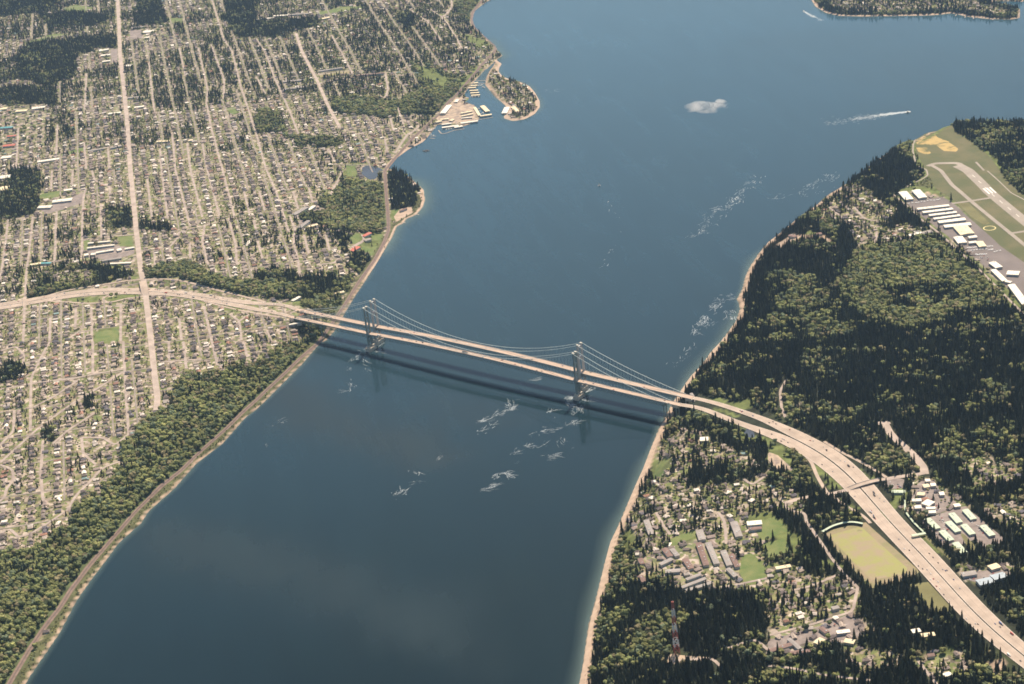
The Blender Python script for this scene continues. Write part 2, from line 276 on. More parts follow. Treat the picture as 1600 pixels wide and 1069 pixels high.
for c, s in [
 (DECID, "x -60,905 0,876 25,871 67,851 95,833 120,808 125,801 140,784 160,774 165,754 190,741 187,714 200,696 212,684 225,664 245,646 272,631 267,614 275,594 312,586 350,581 400,569 440,545 470,527 492,517 505,520 470,560 400,632 330,700 240,790 170,850 110,930 60,1010 20,1090 -60,1160"),
 (MIXED, "F 0,640 130,600 280,680 480,640 600,660 620,700 580,760 520,780 545,850 500,905 330,870 150,800 0,780"), (DECID, "E 880,600 1000,610 1150,570 1300,640 1400,670 1600,700 F 200,720 400,760 E 1600,790 1450,765 1250,710 1100,668 900,662"),
 (DECID, "F 330,790 450,770 540,800 545,850 500,905 330,870"), (GRASS, "F 160,820 280,780 310,840 290,870"), (MIXED, "F 280,960 400,960 440,1020 400,1060 330,1068 260,1000"), (DECID, "F 420,940 480,980 440,1060 J 380,20 330,20 F 330,1060"),
 (DECID, "F 400,190 500,120 540,40 640,70 800,80 812,200 820,380 640,390 500,380 400,340 260,300 280,270 440,240"), (CONIF, "F 830,10 930,20 1000,80 1030,130 1020,210 980,240 850,250 835,150"), (GRASS, "F 835,240 980,230 1000,270 880,330 840,300"), (CONIF, "F 740,20 800,10 800,60 760,70"),
 (GRASS, "F 540,0 640,0 640,40 560,50"), (GRASS, "F 560,390 810,385 770,470 700,560 640,480 580,440"), (CONIF, "F 500,390 560,400 590,500 540,530 500,450"), (MIXED, "F 560,600 640,500 700,570 650,660"),
 (DECID, "B 960,380 1050,420 1200,470 1350,470 1290,580 1200,650 1100,730 1000,720 800,740 600,710 450,690 500,620 700,620 850,640 980,600 1060,560 1000,480"), (GRASS, "B 980,400 1080,430 1200,490 1180,560 1060,520"), (DECID, "B 0,700 160,700 200,830 0,830"), (DECID, "B 180,850 550,880 500,920 250,900"),
 (DECID, "B 1260,0 1400,0 1340,80 1340,150 1250,90"), (GRASS, "B 1320,210 1480,270 1400,310 1300,250"), (DECID, "B 850,330 950,270 980,360 900,400"), (GRASS, "B 1300,540 1420,420 1360,410 1260,520"),
 (CONIF, "A -40,-20 400,-20 380,10 280,70 100,90 -40,110"), (WSUB, "A 0,120 360,80 740,100 740,200 480,230 150,250 0,260"), (CONIF, "A 250,100 500,80 700,110 600,160 300,170"), (CONIF, "A 100,360 200,270 400,255 560,245 740,240 740,310 600,300 570,330 480,320 460,480 300,540 120,500"), (CONIF, "A 0,560 200,540 350,590 380,660 0,660"),
 (CONIF, "A 850,0 1000,0 1050,140 850,160"), (CONIF, "A 1420,0 1600,0 1600,230 1480,240 1400,120"), (CONIF, "B 0,130 200,140 380,120 380,160 250,190 100,230 0,220"), (CONIF, "B 560,200 700,160 780,300 680,360 560,280"), (WSUB, "B 500,60 1000,60 1100,400 600,400"), (CONIF, "B 880,90 1000,110 960,180 900,160"),
 (PAVED, "A 0,660 280,650 400,740 280,760 280,930 190,900 0,1000"), (PAVED, "A 800,190 960,180 1050,160 1050,230 960,250 810,260"), (PAVED, "A 610,310 740,300 740,400 640,400"), (PAVED, "E 230,180 330,180 530,110 520,240 240,280"), (PAVED, "E 530,440 840,470 840,590 530,560"), (PAVED, "A 550,690 740,650 760,720 570,740"),
 (CONIF, "E 0,110 60,70 60,0 250,0 260,130 220,270 180,290 0,300"), (MIXED, "E 300,620 600,580 850,640 780,680 500,740 160,820 180,770"), (WSUB, "E 290,620 590,620 600,690 300,730"), (GRASS, "E 780,670 870,640 880,680 800,690"), (CONIF, "E 870,330 1060,330 1060,370 900,380"), (CONIF, "E 640,230 830,240 830,360 720,360"), (GRASS, "E 1110,310 1180,340 1120,370"),
 (GRASS, "E 400,800 640,780 640,825 500,825"), (GRASS, "E 640,790 880,760 880,790 680,820"), (GRASS, "E 930,740 1250,790 1500,850 1500,900 1350,850 1100,780"),
 (CONIF, "I 0,110 130,150 120,240 0,250"), (CONIF, "I 300,510 370,530 340,620 290,620"), (CONIF, "I 520,370 600,350 600,400 540,430"),
 (GRASS, "E 600,1000 750,980 750,1068 I 750,0 620,16 580,0"), (GRASS, "E 735,415 835,398 840,470 742,485"), (PAVED, "E 520,430 740,420 740,480 840,485 840,590 520,560"),
 # west shore
 (DECID, "H 540,490 800,480 1000,420 1100,480 1250,620 1500,750 1550,850 1300,880 900,1000 600,930 420,740"), (MIXED, "H 0,650 300,680 450,860 560,1000 400,1068 0,1068"), (MIXED, "H 700,760 1100,700 1300,800 1000,900 750,880"), (DECID, "H 340,330 420,330 450,390 400,410 350,380"), (DECID, "H 180,290 330,250 300,350 200,330"),
 (WSUB, "H 390,130 500,100 640,130 720,200 830,260 760,330 640,480 560,500 520,400 480,330 300,300 330,220"), (WSUB, "H 830,340 1040,370 1000,410 720,470 690,400"), (BARE, "H 20,500 60,450 180,390 180,430 80,500"), (GRASS, "H 180,400 280,360 340,390 250,420"), (BARE, "H 100,440 340,400 440,470 400,470 320,420 120,460"),
 (GRASS, "D 890,880 930,830 1010,790 1110,780 1170,820 1270,890 1400,980 1480,1068 H 1520,0 1600,90 1600,900 1400,680 1150,440 800,180 830,130 950,60 990,20 D 920,1040 910,950"),
 (MIXED, "D 880,870 1000,800 970,780 780,900 800,980 930,1050 920,960"), (DECID, "D 800,900 900,860 900,960 940,1030 850,1000 800,960"), (MIXED, "D 1110,770 1200,760 1600,880 1600,1000 1420,990 1280,880"),
 (SHRUB, "H 920,90 1000,30 1060,60 1160,140 1120,160 1000,100"), (GRASS, "H 880,100 960,60 990,0 D 930,1040 900,960 H 960,30"),
 (MIXED, "H 1400,0 1600,0 1600,160 1540,150"), (WSUB, "D 1240,700 1400,700 1600,690 1600,740 1300,760"), (BARE, "H 990,130 1080,160 1060,170 980,150"), (PAVED, "H 820,150 900,130 1100,165 1160,210 1400,420 1600,560 1600,830 1340,600 1230,500 900,240"),
 (WSUB, "K 940,560 1320,620 1350,680 1600,740 1600,1068 760,1068 850,850 900,700"), (DECID, "K 990,470 1130,440 1250,480 1230,540 1060,530 960,540 1000,500"), (CONIF, "K 1250,490 1370,500 1370,640 1300,640"), (CONIF, "K 1040,820 1300,760 1550,800 1500,870 1250,880 1120,900"), (CONIF, "K 1400,640 1560,700 1600,800 1500,780"), (GRASS, "K 890,720 1000,730 980,800 870,870 840,900"),
 (GRASS, "K 1060,780 1110,780 1110,820 1060,830"), (GRASS, "K 1400,520 1500,560 1600,600 1600,640 1440,600"), (GRASS, "K 1270,420 1400,460 1380,480 1240,440"), (GRASS, "K 1180,350 1500,370 1500,430 1360,420"),
 (MIXED, "L 0,600 200,700 310,860 300,920 120,900 60,800 0,700"), (WSUB, "L 0,900 250,980 200,1068 0,1068"), (GRASS, "L 0,640 80,640 160,720 150,800 80,780 0,730"), (MIXED, "L 500,520 680,510 760,600 920,740 900,820 740,830 560,720 510,700"), (MIXED, "L 0,470 80,480 110,500 300,560 480,560 640,430 400,430 280,330 140,380 60,430"),
 (WSUB, "L 140,400 240,390 240,450 150,460"), (WSUB, "L 900,830 1040,850 1250,1040 1150,1068 880,1068 890,900"), (WSUB, "L 1320,700 1520,660 1600,700 1600,860 1340,930 1200,820 1200,750"), (WSUB, "L 1400,380 1600,330 1600,520 1500,480"), (MIXED, "L 1300,380 1450,420 1500,560 1300,600 1000,620 1000,420"), (CONIF, "L 920,640 1100,740 1150,830 1050,900 960,780"),
 (GRASS, "L 240,690 300,720 500,900 420,930 340,880 300,760"), (GRASS, "L 510,740 720,860 640,870 560,790"), (GRASS, "L 440,960 600,1068 560,1068 480,1010"), (GRASS, "L 720,900 830,900 850,1068 780,1040"), (WSUB, "L 1350,1010 1600,1010 1600,1068 P 1600,80 1450,60 1360,0"),
 (WSUB, "O 700,0 1600,0 1600,500 1100,500 1050,480 1000,470 760,430 760,240 820,150 700,30"), (MIXED, "O 640,160 820,160 760,300 780,450 700,420 600,400 580,330"), (MIXED, "O 560,400 780,430 1000,400 1050,480 1150,560 1500,600 1560,780 1200,850 1000,880 980,940 500,1069 430,1069 480,700"),
 (CONIF, "O 760,440 1000,410 1050,480 1150,560 1100,700 1000,700 900,600 780,600"), (CONIF, "O 1060,600 1500,590 1570,740 1300,830 1200,850 1050,860"), (GRASS, "O 960,180 1160,110 1160,160 1030,200"), (PAVED, "O 800,300 1000,200 1150,170 1250,170 1300,300 1430,330 1400,450 1300,440 1080,490 1000,450 960,370 830,360"), (GRASS, "O 700,180 720,100 800,60 820,160 760,200"),
 (GRASS, "P 0,130 240,300 440,370 430,330 340,290 240,260 150,90 0,0 O 1420,0"), (WSUB, "P 0,290 560,470 540,620 280,700 0,760"), (PAVED, "P 0,760 280,700 520,630 680,730 660,790 520,820 0,890"), (CONIF, "P 0,890 300,850 500,820 700,780 720,760 780,760 880,870 960,940 700,1000 450,960 300,960 0,950"), (CONIF, "P 540,470 860,450 960,580 1200,660 1400,800 1200,840 1050,760 900,740 740,750 640,700 530,610"),
 (CONIF, "P 1150,280 1350,200 1500,180 1600,160 1600,350 1400,300 1340,340 1200,370"), (CONIF, "P 1400,560 1600,540 1600,780 1500,720 1250,480 1250,430 1310,440"), (MIXED, "P 1100,840 1400,800 1600,960 1600,1069 1100,1069 1050,980"), (WSUB, "P 950,850 1230,850 1300,1000 1060,1069 950,940"), (GRASS, "P 640,0 960,140 980,150 1150,300 1120,290 940,180 840,60 720,0"),
 (BARE, "P 1350,940 1460,910 1500,960 1420,1010 1350,980"), (WSUB, "P 500,860 760,860 850,940 640,1010 500,960"), (MIXED, "P 0,960 180,990 460,1010 640,1060 0,1069"), (GRASS, "P 0,960 200,960 300,1000 460,1020 600,1040 560,1050 300,1030 0,990"),
 (CONIF, "x 1440,560 1600,520 1700,560 1700,720 1560,720 1470,650"), (GRASS, "P 1180,840 1230,860 1120,920 1000,930"), (WSUB, "P 1200,350 1500,300 1600,370 1320,450 1210,420")]: cover(c, s)
for H_, lim in ((dM, 7), (dW, 22), (dI, 14), (dF, 12)): CV[(H_ > 0) & (H_ < lim)] = BARE
CV[(dM > 7) & (dM < 34) & (GY > -1750)] = SHRUB
CV[DL <= 0] = WATER
cols = {WATER: (.10, .10, .08), SUB: (.225, .195, .135), WSUB: (.17, .16, .095), DECID: (.09, .11, .05), CONIF: (.03, .035, .022), GRASS: (.13, .155, .055), PAVED: (.24, .205, .18), MIXED: (.05, .06, .028), SHRUB: (.10, .105, .05), BARE: (.36, .27, .20)}
LUT = np.array([cols[k] for k in range(10)]); CC = LUT[CV]
ALPHA = np.where((CV == SUB) | (CV == WSUB) | (CV == PAVED), 1.0, 0.0)
nx, ny = GX.shape
I = np.arange(nx*ny).reshape(nx, ny)
keep = (np.maximum.reduce([DL[:-1, :-1], DL[1:, :-1], DL[:-1, 1:], DL[1:, 1:]]) > -60)
quads = np.stack([I[:-1, :-1][keep], I[1:, :-1][keep], I[1:, 1:][keep], I[:-1, 1:][keep]], 1)
used = np.zeros(nx*ny, bool); used[quads.ravel()] = True; remap = np.cumsum(used)-1
gm = bpy.data.materials.new('ground_cover'); gm.use_nodes = True; N = gm.node_tree.nodes; L = gm.node_tree.links; b = N['Principled BSDF']; b.inputs['Roughness'].default_value = .95; b.inputs['Specular IOR Level'].default_value = .15
at = N.new('ShaderNodeAttribute'); at.attribute_name = 'cover'; g = N.new('ShaderNodeNewGeometry')
vo = N.new('ShaderNodeTexVoronoi'); vo.inputs['Scale'].default_value = .085; L.new(g.outputs['Position'], vo.inputs['Vector'])
sx = N.new('ShaderNodeSeparateColor'); L.new(vo.outputs['Color'], sx.inputs[0])
cr = N.new('ShaderNodeValToRGB'); cr.color_ramp.interpolation = 'CONSTANT'; E_ = cr.color_ramp.elements
for k, (p, c) in enumerate([(0, (.125, .16, .05)), (.28, (.20, .20, .085)), (.5, (.27, .22, .155)), (.66, (.40, .33, .27)), (.82, (.13, .11, .09)), (.93, (.52, .44, .37))]):
    e = E_[k] if k < 2 else E_.new(p); e.position = p; e.color = c+(1,)
L.new(sx.outputs[0], cr.inputs[0]); m1 = N.new('ShaderNodeMix'); m1.data_type = 'RGBA'; ml = N.new('ShaderNodeMath'); ml.operation = 'MULTIPLY'; ml.inputs[1].default_value = .75
L.new(at.outputs['Alpha'], ml.inputs[0]); L.new(ml.outputs[0], m1.inputs[0]); L.new(at.outputs['Color'], m1.inputs[6]); L.new(cr.outputs[0], m1.inputs[7])
n1 = N.new('ShaderNodeTexNoise'); n1.inputs['Scale'].default_value = .035; n1.inputs['Detail'].default_value = 6; L.new(g.outputs['Position'], n1.inputs['Vector'])
r1 = N.new('ShaderNodeMapRange'); r1.inputs[1].default_value = .3; r1.inputs[2].default_value = .7; r1.inputs[3].default_value = .6; r1.inputs[4].default_value = 1.4; L.new(n1.outputs[0], r1.inputs[0])
vm = N.new('ShaderNodeVectorMath'); vm.operation = 'SCALE'; L.new(m1.outputs[2], vm.inputs[0]); L.new(r1.outputs[0], vm.inputs['Scale']); L.new(vm.outputs[0], b.inputs['Base Color'])
V = np.stack([GX.ravel(), GY.ravel(), HT.ravel()], 1)[used]
gme = mesh_np('ground', V, remap[quads], (gm,), smooth=True)
ca = gme.attributes.new('cover', 'FLOAT_COLOR', 'POINT'); ca.data.foreach_set('color', np.concatenate([CC.reshape(-1, 3), ALPHA.reshape(-1, 1)], 1)[used].astype(np.float32).ravel())
link('ground', gme, kind='structure')

# ---------------------------------------------------------------- water
wm = bpy.data.materials.new('sea_water'); wm.use_nodes = True; N = wm.node_tree.nodes; L = wm.node_tree.links; b = N['Principled BSDF']
b.inputs['IOR'].default_value = 1.33; g = N.new('ShaderNodeNewGeometry')
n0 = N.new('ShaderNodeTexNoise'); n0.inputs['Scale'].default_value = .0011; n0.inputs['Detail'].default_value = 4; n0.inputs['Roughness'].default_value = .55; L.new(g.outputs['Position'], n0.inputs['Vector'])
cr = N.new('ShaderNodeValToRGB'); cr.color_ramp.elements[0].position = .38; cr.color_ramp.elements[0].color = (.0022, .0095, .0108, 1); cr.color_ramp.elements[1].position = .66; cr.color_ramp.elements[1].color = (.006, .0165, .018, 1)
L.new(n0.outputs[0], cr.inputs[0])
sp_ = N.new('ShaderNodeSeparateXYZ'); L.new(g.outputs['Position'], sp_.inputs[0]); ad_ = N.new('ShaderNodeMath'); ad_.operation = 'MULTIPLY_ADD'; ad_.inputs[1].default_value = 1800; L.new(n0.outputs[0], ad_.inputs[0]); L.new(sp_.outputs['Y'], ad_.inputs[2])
mt_ = N.new('ShaderNodeMapRange'); mt_.inputs[1].default_value = 2400; mt_.inputs[2].default_value = -3000; L.new(ad_.outputs[0], mt_.inputs[0])   # far water painted paler, standing in for sky reflection and haze
mx0 = N.new('ShaderNodeMix'); mx0.data_type = 'RGBA'; mx0.inputs[7].default_value = (.036, .086, .122, 1); L.new(mt_.outputs[0], mx0.inputs[0]); L.new(cr.outputs[0], mx0.inputs[6]); sa_ = N.new('ShaderNodeAttribute'); sa_.attribute_name = 'painted_sheen'; mx1 = N.new('ShaderNodeMix'); mx1.data_type = 'RGBA'; mx1.inputs[7].default_value = (.019, .031, .033, 1); L.new(sa_.outputs['Fac'], mx1.inputs[0]); L.new(mx0.outputs[2], mx1.inputs[6])
mp3 = N.new('ShaderNodeMapping'); mp3.inputs['Rotation'].default_value = (0, 0, -.42); mp3.inputs['Scale'].default_value = (1, .16, 1); L.new(g.outputs['Position'], mp3.inputs[0]); n3 = N.new('ShaderNodeTexNoise'); n3.inputs['Scale'].default_value = .012; n3.inputs['Detail'].default_value = 7; n3.inputs['Roughness'].default_value = .7; n3.inputs['Distortion'].default_value = .6; L.new(mp3.outputs[0], n3.inputs['Vector'])
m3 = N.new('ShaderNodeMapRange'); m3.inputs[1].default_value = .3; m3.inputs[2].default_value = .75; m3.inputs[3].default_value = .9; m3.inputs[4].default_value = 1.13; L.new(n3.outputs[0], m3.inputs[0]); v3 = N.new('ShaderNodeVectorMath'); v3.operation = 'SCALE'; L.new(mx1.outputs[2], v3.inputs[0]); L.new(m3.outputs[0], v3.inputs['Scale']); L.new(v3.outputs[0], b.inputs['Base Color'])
rr = N.new('ShaderNodeMapRange'); rr.inputs[1].default_value = .4; rr.inputs[2].default_value = .65; rr.inputs[3].default_value = .07; rr.inputs[4].default_value = .17; L.new(n0.outputs[0], rr.inputs[0]); L.new(rr.outputs[0], b.inputs['Roughness'])
mp = N.new('ShaderNodeMapping'); mp.inputs['Rotation'].default_value = (0, 0, .5); mp.inputs['Scale'].default_value = (1, .45, 1); L.new(g.outputs['Position'], mp.inputs[0])
n2 = N.new('ShaderNodeTexNoise'); n2.inputs['Scale'].default_value = .06; n2.inputs['Detail'].default_value = 5; n2.inputs['Roughness'].default_value = .65; L.new(mp.outputs[0], n2.inputs['Vector'])
bu = N.new('ShaderNodeBump'); bu.inputs['Strength'].default_value = .25; bu.inputs['Distance'].default_value = .6; L.new(n2.outputs[0], bu.inputs['Height']); L.new(bu.outputs[0], b.inputs['Normal'])
wx = grow(-3700, 1850, 75); wy = grow(-7100, 2700, 75); A, B = np.meshgrid(wx, wy, indexing='ij'); J = np.arange(A.size).reshape(A.shape); painted_sheen = np.zeros(A.shape)
WA, WB = A+420*(fbm(A, B, 520, 101)-.5), B+420*(fbm(A, B, 520, 105)-.5)
for q1, q2, wd, am in (((440, 590), (680, 700), 120, 1.0), ((440, 590), (560, 640), 110, .5), ((700, 625), (800, 640), 60, .5), ((230, 850), (700, 1000), 110, .8), ((330, 880), (480, 960), 110, .6)):  # soft pale reflections on the strait, painted as patches of water colour
    a_, b_ = unp(*q1)[:2], unp(*q2)[:2]; painted_sheen = np.maximum(painted_sheen, am*np.exp(-(segdist(WA, WB, [tuple(a_), tuple(b_)], False)/wd)**2))
wme = (mesh_np('water', np.stack([A.ravel(), B.ravel(), 0*A.ravel()], 1), np.stack([J[:-1, :-1].ravel(), J[1:, :-1].ravel(), J[1:, 1:].ravel(), J[:-1, 1:].ravel()], 1), (wm,))); wat = wme.attributes.new('painted_sheen', 'FLOAT', 'POINT'); wat.data.foreach_set('value', painted_sheen.ravel().astype(np.float32)); link('water', wme, kind='structure')
# pale shallows along the beaches
sm = bpy.data.materials.new('shallow_water'); sm.use_nodes = True; N = sm.node_tree.nodes; L = sm.node_tree.links; b = N['Principled BSDF']; b.inputs['Base Color'].default_value = (.13, .20, .18, 1); b.inputs['Roughness'].default_value = .3
at = N.new('ShaderNodeAttribute'); at.attribute_name = 'fade'; L.new(at.outputs['Fac'], b.inputs['Alpha'])
def shallows(poly, w, a0):
    Q = smooth_line([p for p in poly], 12, 1); T = np.gradient(Q, axis=0); T /= np.linalg.norm(T, axis=1)[:, None]+1e-9; Nn = np.stack([T[:, 1], -T[:, 0]], 1)
    t = Q+Nn*8; 
    if np.mean(samp(DL, t[:, 0], t[:, 1])) > 0: Nn = -Nn
    V = []; a = []; s = np.arange(len(Q))*12.; ww = w*(.35+1.3*vnoise(s, 0*s, 170, 40))
    offs = (-6, 0, .3, .65, 1)
    for k, o in enumerate(offs):
        P = Q+Nn*(ww*o if k else -6*np.ones(len(Q)))[:, None]; V.append(np.c_[P, np.full(len(P), .05)]); a += [(a0, a0, .5*a0, .17*a0, 0)[k]]*len(P)
    n = len(Q); I2 = np.arange(n*5).reshape(5, n); F = np.stack([I2[:-1, :-1].ravel(), I2[1:, :-1].ravel(), I2[1:, 1:].ravel(), I2[:-1, 1:].ravel()], 1)
    e_ = np.tile(sst(0, 12, np.minimum(np.arange(n), n-1-np.arange(n))), 5); a = np.array(a)*e_
    me = mesh_np('shallows', np.vstack(V), F, (sm,)); at = me.attributes.new('fade', 'FLOAT', 'POINT'); at.data.foreach_set('value', np.array(a, np.float32)); link('water_shallows', me, kind='structure')
shallows(westland[:30], 34, .5); shallows([tuple(p) for p in cl[:24]], 18, .45); shallows([tuple(p) for p in cl[23:34]], 55, .6); shallows(isle+[isle[0]], 26, .5); shallows([tuple(p) for p in cl[50:60]], 60, .5); shallows(fox[2:16], 22, .5)

# ---------------------------------------------------------------- roads (draped ribbons) and their mask
RS = 6.0; RX0, RY0 = -3800, -7200; RMW, RMH = int(6300/RS), int(10000/RS); ROADM = np.zeros((RMW, RMH), bool)
def stamp(Q, r):
    Q = resample(Q[:, :2], 4.0); k = int(r/RS)+1
    i = ((Q[:, 0]-RX0)/RS).astype(int); j = ((Q[:, 1]-RY0)/RS).astype(int)
    for a in range(-k, k+1):
        for c in range(-k, k+1):
            if math.hypot(a, c)*RS <= r+RS*.4:
                ii = np.clip(i+a, 0, RMW-1); jj = np.clip(j+c, 0, RMH-1); ROADM[ii, jj] = True
def blocked(x, y):
    i = np.clip(((x-RX0)/RS).astype(int), 0, RMW-1); j = np.clip(((y-RY0)/RS).astype(int), 0, RMH-1); return ROADM[i, j]
def stamp_poly(P, grow_=0):
    P = np.asarray(P)[:, :2]; x0, y0 = P.min(0)-12; x1, y1 = P.max(0)+12
    X, Y = np.meshgrid(np.arange(x0, x1, RS*.7), np.arange(y0, y1, RS*.7), indexing='ij'); c = inpoly(X, Y, [tuple(p) for p in P])
    if grow_: c |= segdist(X, Y, [tuple(p) for p in P]) < grow_
    i = np.clip(((X[c]-RX0)/RS).astype(int), 0, RMW-1); j = np.clip(((Y[c]-RY0)/RS).astype(int), 0, RMH-1); ROADM[i, j] = True
roff = [0]
def ribbon(name, Q, width, m, dz=.5, across=4, z=None, margin=5, kind='structure', extra=None, parent=None, mesh_only=False):
    """strip following centre line Q; z=None drapes it on the land"""
    T = np.gradient(Q[:, :2], axis=0); T /= np.linalg.norm(T, axis=1)[:, None]+1e-9; Nn = np.stack([-T[:, 1], T[:, 0]], 1); n = len(Q); V = []
    wv = np.asarray(width)*np.ones(n)
    for o in np.linspace(-.5, .5, across+1):
        P = Q[:, :2]+Nn*(wv*o)[:, None]; V.append(np.c_[P, (hz(P[:, 0], P[:, 1])+dz) if z is None else (z+dz)])
    I2 = np.arange(n*(across+1)).reshape(across+1, n); F = np.stack([I2[:-1, :-1].ravel(), I2[:-1, 1:].ravel(), I2[1:, 1:].ravel(), I2[1:, :-1].ravel()], 1)
    me = mesh_np(name, np.vstack(V), F, (m,)) 
    if margin is not None: stamp(Q, float(np.max(wv))/2+margin)
    return me if mesh_only else link(name, me, kind=kind, parent=parent)
def road(s, w=11, m='street', name='street', margin=5, sm_=2):
    roff[0] = (roff[0]+1) % 30; Q = smooth_line(land(px(s)), 8, sm_)
    return ribbon(name, Q, w, M[m], .45+roff[0]*.02, 2 if w < 15 else 4, margin=margin), Q
for s in """A 1325,0 1400,250 1450,320 1510,560 1600,830 B 60,1050 F 120,120 160,240 205,385|A 1240,300 1300,570 1290,640 1320,800 1390,1060 E 1430,150 1465,285|A 1320,280 1400,500 1400,620|A 1120,300 1160,480|A 930,390 965,700|A 1075,830 1085,920 1095,1060 E 1150,200 1190,350
A 1000,930 1010,1060 E 1050,300|A 1170,900 1190,1060 E 1265,290|A 1265,900 1295,1060 E 1345,180 1375,290|A 540,460 530,690|A 360,780 350,970|A 115,800 100,1060|A 525,890 540,1060|A 675,930 685,1060|A 800,610 1160,600 1500,560 B 0,560|A 400,720 560,690 770,650|A 560,940 790,905|A -20,290 150,250 480,215 740,210|A 760,230 960,240
B 0,240 60,330 120,500 140,540 220,720 270,850|B 0,480 60,590|B 470,220 540,340 605,465|B 960,60 1080,140 1160,260|B 1090,60 1200,150 1290,310|B 1220,-20 1225,40 1160,120|B 810,460 825,560 810,610 740,665|B 885,670 920,780|B 840,740 860,820|B 805,870 820,950|B 60,590 370,530 600,470 880,450|B 380,470 600,440|B 450,930 485,1000|B 190,1030 480,1010|B 540,850 740,820|B 1030,780 900,910 870,960
E 0,700 50,310|E 150,940 165,640 205,290|E 340,580 355,260|E 510,540 520,180 535,110|E 635,420 630,210|E 450,90 455,0|E 320,120 325,0|E 685,100 690,190|E 575,0 590,60 700,110|E 920,50 950,300|E 1525,130 1560,270|E 1110,420 1120,380 1280,345 1470,290|E 1280,340 1265,440 1300,590|E 1430,300 1475,470 1480,590|E 880,500 1060,480 1110,420|E 1060,480 1075,570|E 965,500 970,590|E 1185,450 1190,550|E 40,600 190,590 520,540 840,500|E 40,310 205,290|E 520,430 840,400|E 1585,310 1600,370
E 310,1068 315,920|E 470,980 475,860|E 575,1068 570,850|E 755,1068 755,830|E 1120,920 1135,1060|E 1275,850 1325,1068|E 1440,900 1495,940 1510,1060|E 1495,940 1560,900|E 430,1050 500,1000|E 150,960 145,1068
I 310,0 230,150 195,230 190,560|I 0,60 100,30 150,80 145,150 230,150|I 0,300 180,265 450,235 600,200 770,175|I 500,235 330,350 210,410|I 770,190 600,300 450,390 220,560 0,760|I 580,0 580,200|I 770,0 780,200 795,430 805,580|I 1145,0 1165,170|I 1325,0 1360,150|I 1055,0 1060,120|I 980,130 1260,110|I 1520,0 1545,100|I 270,620 255,830 270,1000|I 510,600 520,700 600,770|I 805,580 720,650 640,600 510,600|I 750,750 640,790 580,860 470,970 420,1060|I 0,770 80,800 85,870 40,920 30,980 -20,1010|I 90,430 85,560 -20,670|I 590,450 420,560 330,640
M -20,150 60,100 120,160 200,130 330,50 400,0|F 20,130 55,250|F 230,130 265,240|F 330,110 355,200|F 210,280 245,370 235,450 265,570 275,660|F 540,0 490,100 460,170|F 10,440 40,550|F 300,400 330,520|F 435,400 460,500|F 70,1000 95,1068|F 380,590 480,580 530,540|F 30,430 240,400|F 600,480 680,430 F 660,400|F 320,860 500,880
L 115,240 75,310 85,420 115,490|O 1300,470 1420,450 1600,410|O 900,0 950,90 990,140|O 1350,850 1520,790 1600,860|O 980,930 1250,910 1300,960|P 0,770 280,700 530,620 560,470|P 0,960 180,980 300,1010 450,1030 640,1050|P 940,930 1000,1010 1060,1080|P 150,490 280,460 440,390|P 240,60 290,130 400,290 480,390 560,470|P 240,60 230,0 L 130,1060 100,1000 130,1010|H 380,230 450,280 500,330|H 540,230 600,300 740,330|H 680,380 670,460|K 1600,830 1500,900 1450,860|O 1340,200 1330,60 1290,0|H 780,150 820,180 950,300 1080,400 1300,600 1500,800 1620,920""".replace('\n', '|').split('|'):
    road(s, 9.0 if not s.startswith(('L', 'O', 'P', 'H', 'K')) else 8, margin=4.5)
_, jack = road("A 735,-30 735,0 745,180 750,340 775,560 795,760 815,1068 E 840,250 860,450 885,650 905,720 925,900 945,1068 I 965,200 985,350 978,430", 20, 'arterial', 'avenue', 5)
road("B 250,210 290,330 380,500 440,640 525,800", 15, 'arterial', 'avenue')
road("L 980,830 975,790 920,720 800,610 760,570 735,520", 22, 'arterial', 'road', 3); road("L 670,512 735,512 760,505", 18, 'arterial', 'road', 3)
rail, railq = road("M -40,1240 60,1069 130,950 190,850 270,730 380,590 440,490 560,330 680,190 760,100 I 850,1060 1000,910 1130,810 1240,700 1340,610 1420,540 1520,440 1600,370 J 60,310 180,200 270,110 390,10 F 430,1020 500,920 560,830 640,700 740,560 800,450 830,370 825,270 815,150 805,0 B 860,1000 950,900 1060,790 1160,700 1300,540 1400,420 1490,330 1500,290 1420,220 1350,150 1350,80 1430,-20", 15, 'ballast', 'railway_bed', 3, 3)
ribbon('railway_track', railq, 2.6, mat('rail_steel_and_sleepers', (.12, .09, .08), .7, .2, .3), 1.4, 1, margin=None)
# the rest of the street grid between the main streets
def grid_runs(fixed, lo, hi, ns):
    t = np.arange(lo, hi, 12.0); x = np.full(t.shape, fixed) if ns else t; y = t if ns else np.full(t.shape, fixed)
    i = np.clip(np.rint(np.interp(x, xs, np.arange(len(xs)))).astype(int), 0, nx-1); j = np.clip(np.rint(np.interp(y, ys, np.arange(len(ys)))).astype(int), 0, ny-1)
    X_, Y_, _ = proj(np.stack([x, y, hz(x, y)], -1)); ok = ((CV[i, j] == SUB) | (CV[i, j] == WSUB)) & (dM[i, j] > 60) & (X_ > -230) & (X_ < 1830) & (Y_ > -230)
    if ns: ok &= ~blocked(x+14, y) & ~blocked(x-14, y) & ~blocked(x, y)
    a = 0; out = []
    while a < len(t):
        if ok[a]:
            b_ = a
            while b_+1 < len(t) and ok[b_+1]: b_ += 1
            if b_-a >= 14: out.append(np.stack([x[a:b_+1], y[a:b_+1], 0*x[a:b_+1]], 1))
            a = b_+1
        else: a += 1
    return out
for c0 in np.arange(-3650, 2350, 76.0):
    if c0 < -1300: continue
    for Q in grid_runs(c0-2, -6600, 2400, True):
        if random.random() < (.45 if Q[:, 1].mean() < -2600 else .15): continue
        roff[0] = (roff[0]+1) % 30; ribbon('street', Q, 5.5, M['lane'], .45+roff[0]*.02, 2, margin=3)
